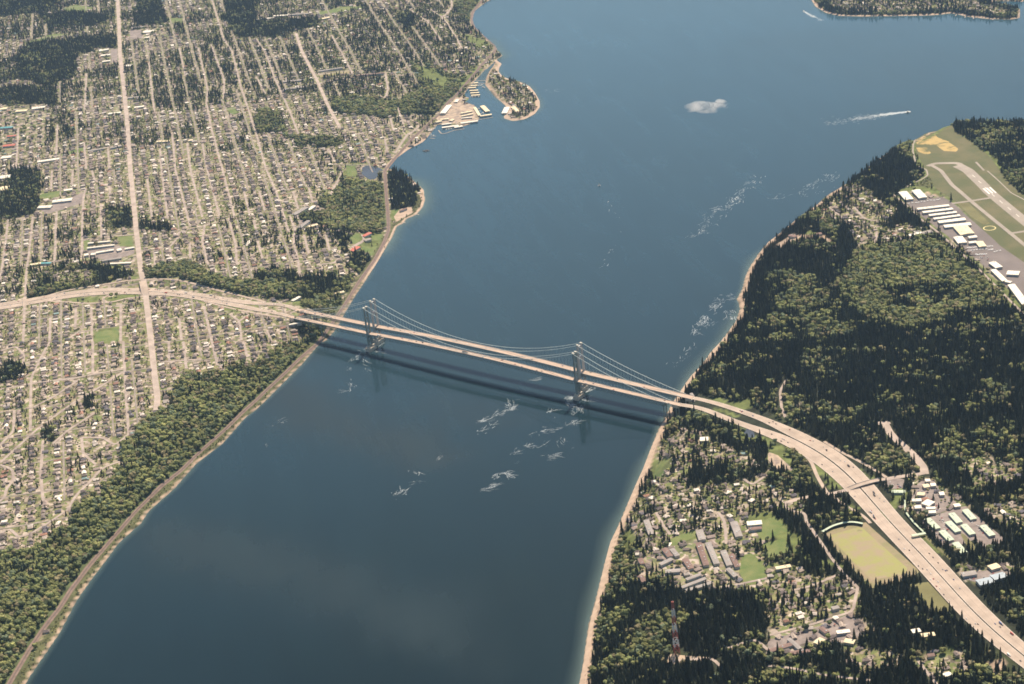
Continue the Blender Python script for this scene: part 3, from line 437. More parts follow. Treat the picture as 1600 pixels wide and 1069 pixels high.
for y0 in np.arange(-6624+7-8, 2400, 184.0):
    for Q in grid_runs(y0, -1300, 2350, False): roff[0] = (roff[0]+1) % 30; ribbon('street', Q, 6, M['lane'], .45+roff[0]*.02, 2, margin=2)
# freeway, ramps
for k, Q in hwy.items():
    d = np.r_[0, np.cumsum(np.linalg.norm(np.diff(Q[:, :2], axis=0), axis=1))]
    R = resample(Q, 8); s = np.linspace(0, 1, len(R)); dd = s*d[-1]
    w = np.interp(dd, [0, 300, 800], [17, 24, 27]) if 'left' in k else np.interp(dd, [0, 200, 420, 800, 1200, 1700, 2200], [18, 23, 30, 30, 26, 20, 16])
    other = resample(hwy[k.replace('north', 'XX').replace('south', 'north').replace('XX', 'south')], 8)
    T = np.gradient(R[:, :2], axis=0); T /= np.linalg.norm(T, axis=1)[:, None]; Nn = np.stack([-T[:, 1], T[:, 0]], 1)
    dv = other[None, :, :2]-R[:, None, :2]; D = np.linalg.norm(dv, axis=2); jn = D.argmin(1); D = D.min(1); sg_ = np.sign(np.sum(dv[np.arange(len(R)), jn]*Nn, 1)).mean(); sg_ = 1 if sg_ > 0 else -1
    near_ = sst(230 if 'right' in k else 120, 420 if 'right' in k else 260, dd); inner = np.where(D < 110, D/2-1.6, w/2)*near_+(w/2)*(1-near_); inner = np.maximum(inner, 6.0)
    R = R.copy(); R[:, :2] += Nn*(sg_*(inner-w/2)/2)[:, None]; w = inner+w/2
    ribbon('freeway', R, w, M['highway'], .62 if 'north' in k else .66, 6, z=R[:, 2]*1.0, margin=7)
    T = np.gradient(R[:, :2], axis=0); T /= np.linalg.norm(T, axis=1)[:, None]; Nn = np.stack([-T[:, 1], T[:, 0]], 1)
    for o in ((-.46, .46)):
        P = R.copy(); P[:, :2] += Nn*(w*o)[:, None]; ribbon('road_marking', P, .5, M['paintline'], .70 if 'north' in k else .74, 1, z=P[:, 2], margin=None)
    for o in (.0,):
        P = R.copy(); P[:, :2] += Nn*(w*o)[:, None]; ribbon('road_marking', P, .35, M['barrier'], .70 if 'north' in k else .74, 1, z=P[:, 2], margin=None)
def ramp(s, w=9): return road(s, w, 'highway', 'ramp', 5, 3)
ramp("E 150,825 400,752 600,718 780,690 880,682 1000,677 1100,682 1250,718 1450,770 1600,806 F 60,822"); ramp("E 930,778 1100,776 1200,792 1350,837 1500,873 1600,893 F 150,918"); ramp("E 920,782 780,802 700,825 650,820 640,805 660,782 720,765 800,752"); ramp("E 300,815 420,822 560,832 700,825")
ramp("L 350,625 470,700 560,742 660,800 740,850"); ramp("L 130,645 210,690 270,750 310,850 370,950", 10); ramp("L 400,960 470,1020 560,1068 P 620,40 640,70")

# ---------------------------------------------------------------- draped areas
def area(name, s, m, dz=.3, world=None, mask=0, kind='structure', step=16):
    P = land(px(s))[:, :2] if world is None else np.asarray(world)
    a = np.sum(P[:, 0]*np.roll(P[:, 1], -1)-np.roll(P[:, 0], -1)*P[:, 1]); P = P if a > 0 else P[::-1]
    B = resample(np.vstack([P, P[:1]]), step)[:-1]
    x0, y0 = B.min(0); x1, y1 = B.max(0); X, Y = np.meshgrid(np.arange(x0, x1, step)+.37, np.arange(y0, y1, step)+.41, indexing='ij')
    poly = [tuple(p) for p in B]; c = inpoly(X, Y, poly) & (segdist(X, Y, poly) > step*.4); pts = [Vector(p) for p in poly]+[Vector(p) for p in zip(X[c], Y[c])]
    nb = len(poly); r = delaunay_2d_cdt(pts, [], [list(range(nb))], 1, 1e-4); V = np.array([(p.x, p.y) for p in r[0]])
    me = mesh_np(name, np.c_[V, hz(V[:, 0], V[:, 1])+dz], [tuple(f) for f in r[2]], (M[m],)); 
    if mask is not None: stamp_poly(P, mask)
    return link(name, me, kind=kind)
for a in [
 ('field', "x 1283,833 1352,816 1437,893 1425,905 1360,920", 'dryturf', .30), ('sports_turf', "x 1294,838 1345,823 1420,890 1412,898 1362,907", 'yfield', .36), ('field', "P 880,450 1000,435 1150,600 1130,625 1030,625", 'brownfield', .3),
 ('field', "P 1450,60", 'field', .3) if False else ('lawn', "x 1160,868 1175,864 1198,888 1195,910 1165,915 1155,895", 'lawn', .3), ('lawn', "x 1175,820 1210,808 1232,830 1190,846", 'lawn', .3), ('lawn', "x 1190,850 1225,842 1240,860 1200,872", 'lawn', .32),
 ('lawn', "x 1045,843 1085,828 1090,838 1050,855", 'lawn', .3), ('lawn', "E 745,420 825,402 832,465 750,478", 'lawn', .3), ('lawn', "E 525,435 560,432 545,500 525,500", 'lawn', .31), ('lawn', "E 600,1010 740,990 740,1068 I 740,0 620,10 590,0", 'lawn', .3), ('field', "E 245,150 380,125 400,135 350,170 250,190", 'lawn', .3),
 ('field', "A 390,55 480,30 590,50 540,75 400,80", 'lawn', .3), ('lawn', "A 150,270 330,215 480,215 350,240 170,275", 'lawn', .3), ('field', "A 1050,115 1140,115 1140,145 1060,145", 'lawn', .3), ('lawn', "A 425,950 520,925 520,955 430,965", 'lawn', .3), ('field', "B 380,80 560,40 720,45 500,80 400,95", 'lawn', .3), ('field', "B 390,465 580,440 590,455 400,485", 'field', .3),
 ('lawn', "A 1410,680 1460,670 1500,705 1450,715", 'lawn', .3), ('lawn', "I 580,470 650,460 640,490 590,500", 'lawn', .3), ('lawn', "x 540,258 558,256 556,275 543,276", 'lawn', .3), ('lawn', "F 575,10 632,0 632,28 570,30", 'lawn', .32), ('lawn', "F 575,410 650,395 640,460 600,455", 'lawn', .3), ('lawn', "F 720,405 800,395 770,440 730,430", 'lawn', .3), ('lawn', "F 650,460 760,470 720,540 680,500", 'lawn', .3),
 ('lawn', "K 900,770 960,720 1000,780 930,850 880,880", 'lawn', .3), ('lawn', "K 1100,790 1110,780 1105,830 1060,830", 'lawn', .3), ('dirt_lot', "L 0,690 60,710 160,800 140,830 60,800 0,740", 'dirt', .3), ('lawn', "P 940,130 990,145 1150,290 1140,300 1050,220", 'brownfield', .3), ('lawn', "g 870,680 900,670 1050,830 1030,880 970,860", 'brownfield', .34),
 ('dirt_lot', "O 980,890 1010,880 1060,895 1220,905 1240,930 1080,925 1010,950 970,940", 'dirt', .3), ('parking_lot', "g 420,540 850,390 930,370 1370,740 1340,790 1140,850 1040,750 870,820 690,830", 'lot', .3), ('parking_lot', "g 0,130 60,60 240,60 250,170 90,180", 'lot', .3), ('storage_yard', "g 320,290 380,120 480,60 600,100 640,200 840,330 860,390 640,450 370,510", 'lot', .3),
 ('airfield_grass', "D 900,870 930,830 1010,785 1110,780 1170,820 1270,890 1390,985 H 1500,70 1600,160 1640,200 1640,700 1400,460 1180,200 1050,110 1000,20 D 930,960", 'airfield', .3),
 ('apron', "H 860,190 1090,165 1160,205 1230,270 1400,420 1450,470 1640,600 1640,860 1340,590 1230,490 900,240", 'apron', .36), ('weed_patch', "D 920,880 980,850 1060,860 1140,890 1110,900 1020,910 930,905", 'dandelion', .36), ('weed_patch', "D 1050,910 1130,890 1190,930 1180,950 1100,945", 'dandelion', .38), ('weed_patch', "D 925,925 990,920 1020,960 990,970 940,950", 'dandelion', .37),
 ('weed_patch', "H 1180,205 1250,200 1390,330 1350,340 1270,290", 'brownfield', .36), ('pond', "K 1440,560 1480,540 1510,560 1520,600 1480,600", 'pond', .3), ('pond', "F 650,10 700,-10 800,10 760,30 750,50 720,60 690,45", 'pond', .4), ('pond', "B 665,1045 700,1035 760,1045 800,1068 660,1068", 'pond', .42), ('parking_lot', "P 0,800 140,760 300,720 520,630 640,740 520,800 300,800 0,880", 'lot', .3),
 ('parking_lot', "P 1210,380 1380,360 1540,360 1500,400 1320,440 1230,420", 'lot', .3), ('parking_lot', "E 240,240 520,140 520,200 300,270", 'lot', .3), ('parking_lot', "F 225,290 330,240 440,230 440,245 350,270 250,300", 'lot', .3), ('parking_lot', "F 265,310 300,310 290,370 270,365", 'lot', .3), ('parking_lot', "A 810,190 890,185 890,240 815,245", 'lot', .32), ('parking_lot', "A 690,310 735,305 735,395 700,390", 'lot', .32),
 ('boat_yard', "m 210,830 170,760 330,600 420,500 500,490 520,580 640,600 690,690 690,780 470,820 330,830", 'dirt', .35), ('dirt_lot', "H 40,505 60,455 160,400 175,420 150,450 80,500", 'sand', .35), ('park_lawn', "F 840,250 900,240 920,260 860,280", 'lawn', .35), ('sand_lot', "F 860,290 900,240 970,225 985,260 930,290 880,320", 'sand', .4), ('sandbar', "m 835,600 880,598 950,625 950,640 900,645 840,622", 'sand', .5) if False else ('lawn', "m 530,520 570,505 590,540 540,560", 'lawn', .4),
 ('parking_lot', "E 540,500 730,470 840,480 840,520 700,560 540,540", 'lot', .3)]: area(a[0], a[1], M and a[2], a[3], mask=None if (a[0] == 'storage_yard' or a[1].startswith('P 0,800')) else 0)
Q = smooth_line(land(px("D 1185,1035 1250,1068 H 1380,130 1640,345")), 12, 1); ribbon('runway', Q, 42, M['runway'], .5, 4)
T = (Q[-1]-Q[0])[:2]; T /= np.linalg.norm(T)
for s, w in (("D 1020,1035 1080,1068 H 1150,90 1290,210 1450,340 1640,495", 15), ("D 1000,1040 1040,1022 1190,1020 1230,1055", 22), ("H 1150,205 1270,190 1420,165", 14), ("H 1500,395 1640,375", 14), ("H 870,100 900,80 950,60 1000,30 D 990,1060 930,1040 905,950 915,880 940,830", 6), ("H 1370,0 1520,140 1640,200", 5), ("D 1300,1015 1350,1068", 8)): road(s, w, 'runway', 'taxiway', 2)
for k in range(2, 9):
    c = Q[min(len(Q)-3, k*6)]; P = np.array([c[:2]-T*14, c[:2]+T*14]); P = resample(P, 7); ribbon('runway_marking', np.c_[P, P[:, 0]*0], 2.0, M['paintline'], .56, 1, margin=None)
for o in (-12, 0, 12):
    c = land(px("H 1385,125"))[0, :2]+np.array([-T[1], T[0]])*o; P = resample(np.array([c-T*30, c+T*30]), 8); ribbon('runway_marking', np.c_[P, P[:, 0]*0], 6, M['paintline'], .57, 1, margin=None)
c = land(px("a 1190,662"))[0]; ring = np.array([(c[0]+20*math.cos(t), c[1]+20*math.sin(t), 0) for t in np.linspace(0, 2*math.pi, 33)]); ribbon('segmented_circle', ring, 3.5, M['cream'], .6, 1, margin=None)
# beaches get their own bands of sand
for poly, w, o in ((westland[:22], 14, 7), ([tuple(p) for p in cl[30:40]], 20, 9), (isle[:19], 20, 7), (fox[2:14], 18, 8), ([tuple(p) for p in cl[22:31]], 9, 5)):
    Qb = smooth_line(poly, 10, 1); T = np.gradient(Qb, axis=0); T /= np.linalg.norm(T, axis=1)[:, None]+1e-9; Nn = np.stack([T[:, 1], -T[:, 0]], 1); t = Qb+Nn*8
    if np.mean(samp(DL, t[:, 0], t[:, 1])) < 0: Nn = -Nn
    ww = w*(.6+.8*vnoise(np.arange(len(Qb))*10., 0*np.arange(len(Qb)), 130, 44)); P = Qb+Nn*o; ribbon('beach', np.c_[P, P[:, 0]*0], ww, M['sand'], .35, 2, margin=None)

# ---------------------------------------------------------------- suspension bridges
def make_bridge(v, du, label, steelm, towerm, concrete):
    root = empty('suspension_bridge', bp(0, v, 0), label, 'bridge', 'twin suspension bridges across the strait'); o0 = bp(0, v, 0)
    def R(u, w, z): p = BU*u+BV*w; return (p[0], p[1], z)     # local, unrotated
    def part(name, mb, ms, parent=root, kind=None):
        mb.ux, mb.uy = BU[0], BU[1]; return link(name, mb.mesh(name, ms), parent, kind=kind)
    hw = 9.2 if not concrete else 11.0; e = 800 if not concrete else 815; us = np.arange(-e, e+.1, 12.5)
    mb = MB()
    for a, b_ in zip(us[:-1], us[1:]):
        za, zb = deck_z(a), deck_z(b_); t = .9
        mb.quad8([R(a, -hw, za-t), R(b_, -hw, zb-t), R(b_, hw, zb-t), R(a, hw, za-t), R(a, -hw, za), R(b_, -hw, zb), R(b_, hw, zb), R(a, hw, za)])
    part('roadway', mb, [M['deck']])
    for sgn in (-1, 1):
        mb = MB(); w = sgn*(hw+.25)
        for a, b_ in zip(us[:-1], us[1:]): mb.bar(R(a, w, deck_z(a)+.6), R(b_, w, deck_z(b_)+.6), .4, 1.2)
        part('parapet', mb, [M['lsteel']])
        mb = MB(); w = sgn*(hw+1.2) if not concrete else sgn*(hw-1.5); dp = 9.5 if not concrete else 7.0; tp = -1.4
        tu = np.arange(-760, 760.1, 12.5)
        for i, (a, b_) in enumerate(zip(tu[:-1], tu[1:])):
            za, zb = deck_z(a)+tp, deck_z(b_)+tp
            mb.bar(R(a, w, za), R(b_, w, zb), 1.0, 1.1); mb.bar(R(a, w, za-dp), R(b_, w, zb-dp), 1.0, 1.1)
            mb.bar(R(a, w, za), R(a, w, za-dp), .7); 
            mb.bar(R(a, w, za if i % 2 else za-dp), R(b_, w, zb-dp if i % 2 else zb), .6)
        part('stiffening_truss', mb, [steelm])
    mb = MB()
    for a in np.arange(-760, 760.1, 12.5):
        z = deck_z(a)-1.8; mb.bar(R(a, -hw-1, z), R(a, hw+1, z), .7, 1.6); mb.bar(R(a, -hw-1, z-8), R(a, hw+1, z-8), .5, .8)
    for a in np.arange(-760, 740, 25): mb.bar(R(a, -hw-1, deck_z(a)-9.8), R(a+12.5, hw+1, deck_z(a)-9.8), .5, .6); mb.bar(R(a+12.5, hw+1, deck_z(a)-9.8), R(a+25, -hw-1, deck_z(a)-9.8), .5, .6)
    part('floor_beams', mb, [steelm])
    lb = 9.0 if not concrete else 13.0; lt = 6.2 if not concrete else 9.5; ztop = 154 if not concrete else 155
    T_u = (-426.7+du[0], 426.7+du[1])
    for tu_ in T_u:
        tw = MB(); 
        mb = MB(); mb.box((*(BU*tu_)[:2], 5.5), (18 if not concrete else 21, 36 if not concrete else 44, 13), 0, math.pi/2-math.atan2(BU[0], BU[1]) if False else -math.atan2(BU[0], BU[1])+math.pi/2)
        for sgn in (-1, 1):
            c = BU*tu_+BV*sgn*lb; mb.box((c[0], c[1], 15), (13, 10 if not concrete else 13, 6.5), 0, math.atan2(BU[1], BU[0]))
        pr = part('pier', mb, [M['pier']])
        tower = link('tower', None, root)
        for sgn in (-1, 1):
            mb = MB(); mb.ux, mb.uy = BU[0], BU[1]
            zz = [18, 60, 110, ztop]; 
            for i in range(3):
                f0 = (zz[i]-18)/(ztop-18); f1 = (zz[i+1]-18)/(ztop-18); wd = (5.6 if not concrete else 7.2)
                A = lambda f, z, s_: R(tu_, sgn*(lb+(lt-lb)*f), z)
                mb.bar(A(f0, zz[i], 0), A(f1, zz[i+1], 0), wd*(1-.22*f0)*.8, wd*(1-.22*f0))
            link('leg', mb.mesh('leg', [towerm]), tower)
            mb = MB(); c = BU*tu_+BV*sgn*lt; mb.box((c[0], c[1], ztop+1.5), (8, 4, 3), 0, math.atan2(BU[1], BU[0])); link('saddle', mb.mesh('saddle', [M['white']]), tower)
        levels = [(ztop-5, 7), (118, 5), (88, 5), (48, 5)] if not concrete else [(ztop-7, 8), (112, 7), (50, 8)]
        for z, h in levels:
            f = (z-18)/(ztop-18); w = lb+(lt-lb)*f; mb = MB(); mb.bar(R(tu_, -w, z), R(tu_, w, z), 4.5 if not concrete else 6, h); link('strut', mb.mesh('strut', [towerm]), tower)
        if not concrete:
            for z0, z1 in ((20, 45), ):
                mb = MB(); mb.bar(R(tu_, -lb, z0), R(tu_, lb*.9, z1), 2.2); mb.bar(R(tu_, lb, z0), R(tu_, -lb*.9, z1), 2.2); link('brace', mb.mesh('brace', [towerm]), tower)
    def cz(u):
        a, b_ = T_u
        if a <= u <= b_: t = (u-(a+b_)/2)/((b_-a)/2); return deck_z(0)+5+(ztop+1.5-deck_z(0)-5)*t*t
        if u < a: t = (a-u)/(a+e-38); s_ = -1
        else: t = (u-b_)/(e-38-b_); s_ = 1
        return ztop+1.5+(deck_z(e)+1.5-ztop-1.5)*t-4*9*t*(1-t)
    cu = np.r_[np.linspace(-e+38, T_u[0], 16), np.linspace(*T_u, 61)[1:], np.linspace(T_u[1], e-38, 16)[1:]]; cw = lambda u: (hw+.9 if not concrete else hw+.9)
    cwid = lt if False else None
    for sgn in (-1, 1):
        mb = MB(); pts = []
        for u in cu: pts.append(R(u, sgn*(hw+.9), cz(u)))
        mb.tube(pts, .68, 6); part('main_cable', mb, [M['cable']])
        mb = MB()
        for u in np.arange(-740, 741, 12.5):
            z = cz(u)
            if min(abs(u-T_u[0]), abs(u-T_u[1])) > 6 and z-deck_z(u) > 2: mb.bar(R(u, sgn*(hw+.9), deck_z(u)-1), R(u, sgn*(hw+.9), z), .16)
        part('suspender_cables', mb, [M['cable']], kind='stuff')
    for s_ in (-1, 1):
        mb = MB(); c = BU*s_*(e-14); h = float(hz(c[0]+o0[0], c[1]+o0[1])); top = deck_z(e)-1.2; mb.box((c[0], c[1], top-4), (24, 2*hw-2, 8), 0, math.atan2(BU[1], BU[0])); part('anchorage', mb, [M['pier']])
        for up_ in (640, 700, 745, 790):
            if True:
                c = BU*s_*up_*1.0; gz = float(hz(c[0]+o0[0], c[1]+o0[1])); 
                if gz < 0: continue
                mb = MB()
                for sgn in (-1, 1): p = BV*sgn*(hw-2); mb.bar((c[0]+p[0], c[1]+p[1], gz-2), (c[0]+p[0], c[1]+p[1], deck_z(up_)-10.5), 2.6)
                mb.bar(R(s_*up_, -hw, deck_z(up_)-11), R(s_*up_, hw, deck_z(up_)-11), 2.2, 2.2); part('approach_pier', mb, [steelm if not concrete else M['concrete']])
    return root
# towers carry their cables outside the roadway: legs stand either side of the deck
make_bridge(0, (0, 0), "near suspension bridge with green steel towers and a deep deck truss", M['steel'], M['steel'], False)
make_bridge(-SEP, (-15.6, -20.5), "far suspension bridge with taller pale concrete towers, behind the green steel one", M['steel'], M['concrete'], True)
exec_after = []
# ---------------------------------------------------------------- overpasses
def overpass(s, w, label, ext=0):
    L_ = land(px(s)); Q = smooth_line(L_, 8, 1); n = len(Q); z = np.linspace(Q[0, 2], Q[-1, 2], n)+1.2; gz = hz(Q[:, 0], Q[:, 1]); z = np.maximum(z, gz.max()*0+z)
    t = np.linspace(-1, 1, n); z = z+5.5*(1-t**2)
    root = empty('overpass', (Q[n//2, 0], Q[n//2, 1], 0), label, 'overpass'); o = np.array([Q[n//2, 0], Q[n//2, 1]])
    T = np.gradient(Q[:, :2], axis=0); T /= np.linalg.norm(T, axis=1)[:, None]; Nn = np.stack([-T[:, 1], T[:, 0]], 1)
    c = lambda i, k, dz: (Q[i, 0]-o[0]+Nn[i, 0]*k, Q[i, 1]-o[1]+Nn[i, 1]*k, z[i]+dz)
    mb = MB(); 
    for i in range(n-1): mb.quad8([c(i, -w/2, -1.8), c(i+1, -w/2, -1.8), c(i+1, w/2, -1.8), c(i, w/2, -1.8), c(i, -w/2, 0), c(i+1, -w/2, 0), c(i+1, w/2, 0), c(i, w/2, 0)])
    link('span', mb.mesh('span', [M['highway']]), root)
    for sg in (-1, 1):
        mb = MB()
        for i in range(n-1): mb.bar(c(i, sg*(w/2+.2), .6), c(i+1, sg*(w/2+.2), .6), .5, 1.3)
        link('parapet', mb.mesh('parapet', [M['concrete']]), root)
    for f in (.28, .5, .72):
        i = int(n*f); mb = MB(); mb.bar(c(i, -w/2+1, -2.2), c(i, w/2-1, -2.2), 1.4, 1.0)
        for sg in (-.6, 0, .6):
            p = c(i, w/2*sg, -2); mb.bar((p[0], p[1], float(gz[i])-1), p, 1.2)
        link('column_row', mb.mesh('column_row', [M['concrete']]), root)
    stamp(Q, w/2+4)
overpass("L 500,925 600,898 730,862", 16, "concrete overpass carrying a road over the freeway beside the toll plaza")
overpass("E 892,690 900,725 910,775", 26, "wide avenue overpass crossing the freeway inside the left interchange loop ramps")
overpass("E 158,790 156,812 154,850", 12, "narrow overpass at the left end of the freeway, beside the dense suburb")
road("L 100,1012 250,970 380,955 505,924", 14, 'arterial', 'road'); road("L 725,864 850,842 920,832 985,820", 16, 'arterial', 'road')

# ---------------------------------------------------------------- large buildings
RC = dict(w='white', g='greenroof', y='greyroof', r='redroof', b='blueroof', t='tealroof', n='brownroof', c='yellowroof')
LANDMARKS = []
def hall(s, w, h, rc, label, cat='building', group=None, name='hall', gable=.08, doors=True, wall='wall', gz=None):
    p = px(s); A, B = (land(p, h) if gz is None else [np.array([*unp(*q_, gz+h)[:2], gz]) for q_ in p]); A = np.array(A); B = np.array(B); c = (A+B)/2; L_ = max(8., np.linalg.norm((B-A)[:2])); a = math.atan2(B[1]-A[1], B[0]-A[0])
    z = float(hz(c[0], c[1])) if gz is None else gz
    root = empty(name, (c[0], c[1], z), label, cat, group, a); l, k = L_/2, w/2; rs = k*gable+.3
    mb = MB(); mb.box((0, 0, h/2-1), (L_, w, h+2)); link('wall', mb.mesh('wall', [M[wall]]), root)
    mb = MB(); o = .8
    V = [(-l-o, -k-o, h+.05), (l+o, -k-o, h+.05), (l+o, k+o, h+.05), (-l-o, k+o, h+.05), (-l-o, 0, h+rs+.5), (l+o, 0, h+rs+.5), (-l-o, -k-o, h+.45), (l+o, -k-o, h+.45), (l+o, k+o, h+.45), (-l-o, k+o, h+.45)]
    F = [(3, 2, 1, 0), (6, 7, 5, 4), (5, 8, 9, 4), (0, 1, 7, 6), (2, 3, 9, 8), (0, 6, 4, 9, 3), (1, 2, 8, 5, 7)]
    link('roof', mesh_np('roof', V, F, [M[RC[rc]]]), root)
    if doors and L_ > 30:
        n = max(2, int(L_/14)); mb = MB()
        for i in range(n):
            for sg in (-1, 1): mb.box((-l+(i+.5)*L_/n, sg*(k+.08), h*.4), (L_/n*.6, .12, h*.72))
        link('door_row', mb.mesh('door_row', [M['blueroof']]), root, kind='stuff')
    if L_ > 22 and w > 11 and name != 'boathouse':
        for _ in range(int(min(5, L_//16))):
            mb = MB(); mb.box((0, 0, .5), (random.uniform(2, 4.5), random.uniform(1.8, 3.2), 1.5)); link('roof_vent', mb.mesh('roof_vent', [M['lsteel']]), root, loc=(random.uniform(-l*.8, l*.8), random.uniform(-k*.6, k*.6), h+rs*.55+.3))
    LANDMARKS.append((c[0], c[1], label.split(',')[0]))
    stamp_poly([(c[0]+math.cos(a)*u-math.sin(a)*v, c[1]+math.sin(a)*u+math.cos(a)*v) for u, v in ((-l, -k), (l, -k), (l, k), (-l, k))], 7)
    return root
ordn = ['first', 'second', 'third', 'fourth', 'fifth', 'sixth', 'seventh', 'eighth', 'ninth', 'tenth']
for i, (s, w) in enumerate([("a 330,435 705,385", 16), ("a 395,475 750,425", 16), ("a 470,510 795,465", 15), ("a 525,550 835,505", 15), ("a 580,590 900,548", 22), ("a 650,640 965,606", 24)]): hall(s, w, 7, 'w', f"long white hangar, {ordn[i]} of the six parallel rows counted from the pair of square hangars", 'hangar', 'long hangars in rows at the airfield', 'hangar')
for s, w, l in [("a 155,232 235,316", 30, "white square hangar at the forest edge, left one of the end pair at the airfield"), ("a 312,210 398,295", 30, "white square hangar beside the grass, right one of the end pair at the airfield"), ("a 840,638 928,730", 48, "large cream roofed hangar beside the parallel rows, biggest at the airfield"), ("a 812,765 870,836", 30, "white hangar by the perimeter road, below the biggest hangar"), ("a 940,770 1035,757", 17, "small white hangar against the apron, just below the biggest hangar"),
  ("a 945,832 1030,824", 14, "low white office between two hangars at the apron edge"), ("a 1065,820 1110,880", 24, "stepped cream hangar facing the dark apron"), ("H 1400,572 1445,605", 24, "white angled hangar beyond the rows of parked planes"), ("H 1408,620 1480,688", 17, "long white workshop beside the perimeter road past the parked planes"), ("H 1495,636 1570,640", 30, "square white hangar alone on the dark apron"), ("H 1520,712 1610,830", 22, "longest white shed at the far right end of the airfield"), ("H 1485,690 1520,697", 12, "little white shed joining two long airfield sheds")]:
    hall(s, w, 8, 'w' if 'cream' not in l else 'c', l, 'hangar', None, 'hangar')
gl = ["green roofed carport nearest the toll canopy", "green roofed carport at the top of the middle row", "green roofed carport in the middle of the lot", "green roofed carport right of centre beside the inner lawn", "green roofed carport second from the bottom along the freeway side", "green roofed carport at the bottom tip by the trees", "green roofed carport at the top right against the dark woods", "green roofed carport at the far right corner of the lot"]
for i, s in enumerate(["g 500,512 618,625", "g 775,455 868,555", "g 737,548 852,660", "g 912,582 1015,690", "g 665,652 772,762", "g 820,787 918,900", "g 930,412 1028,520", "g 1130,592 1240,705"]): hall(s, 16, 6, 'g', gl[i], 'building', 'pale green roofed buildings beside the freeway', 'storage_building', .05)
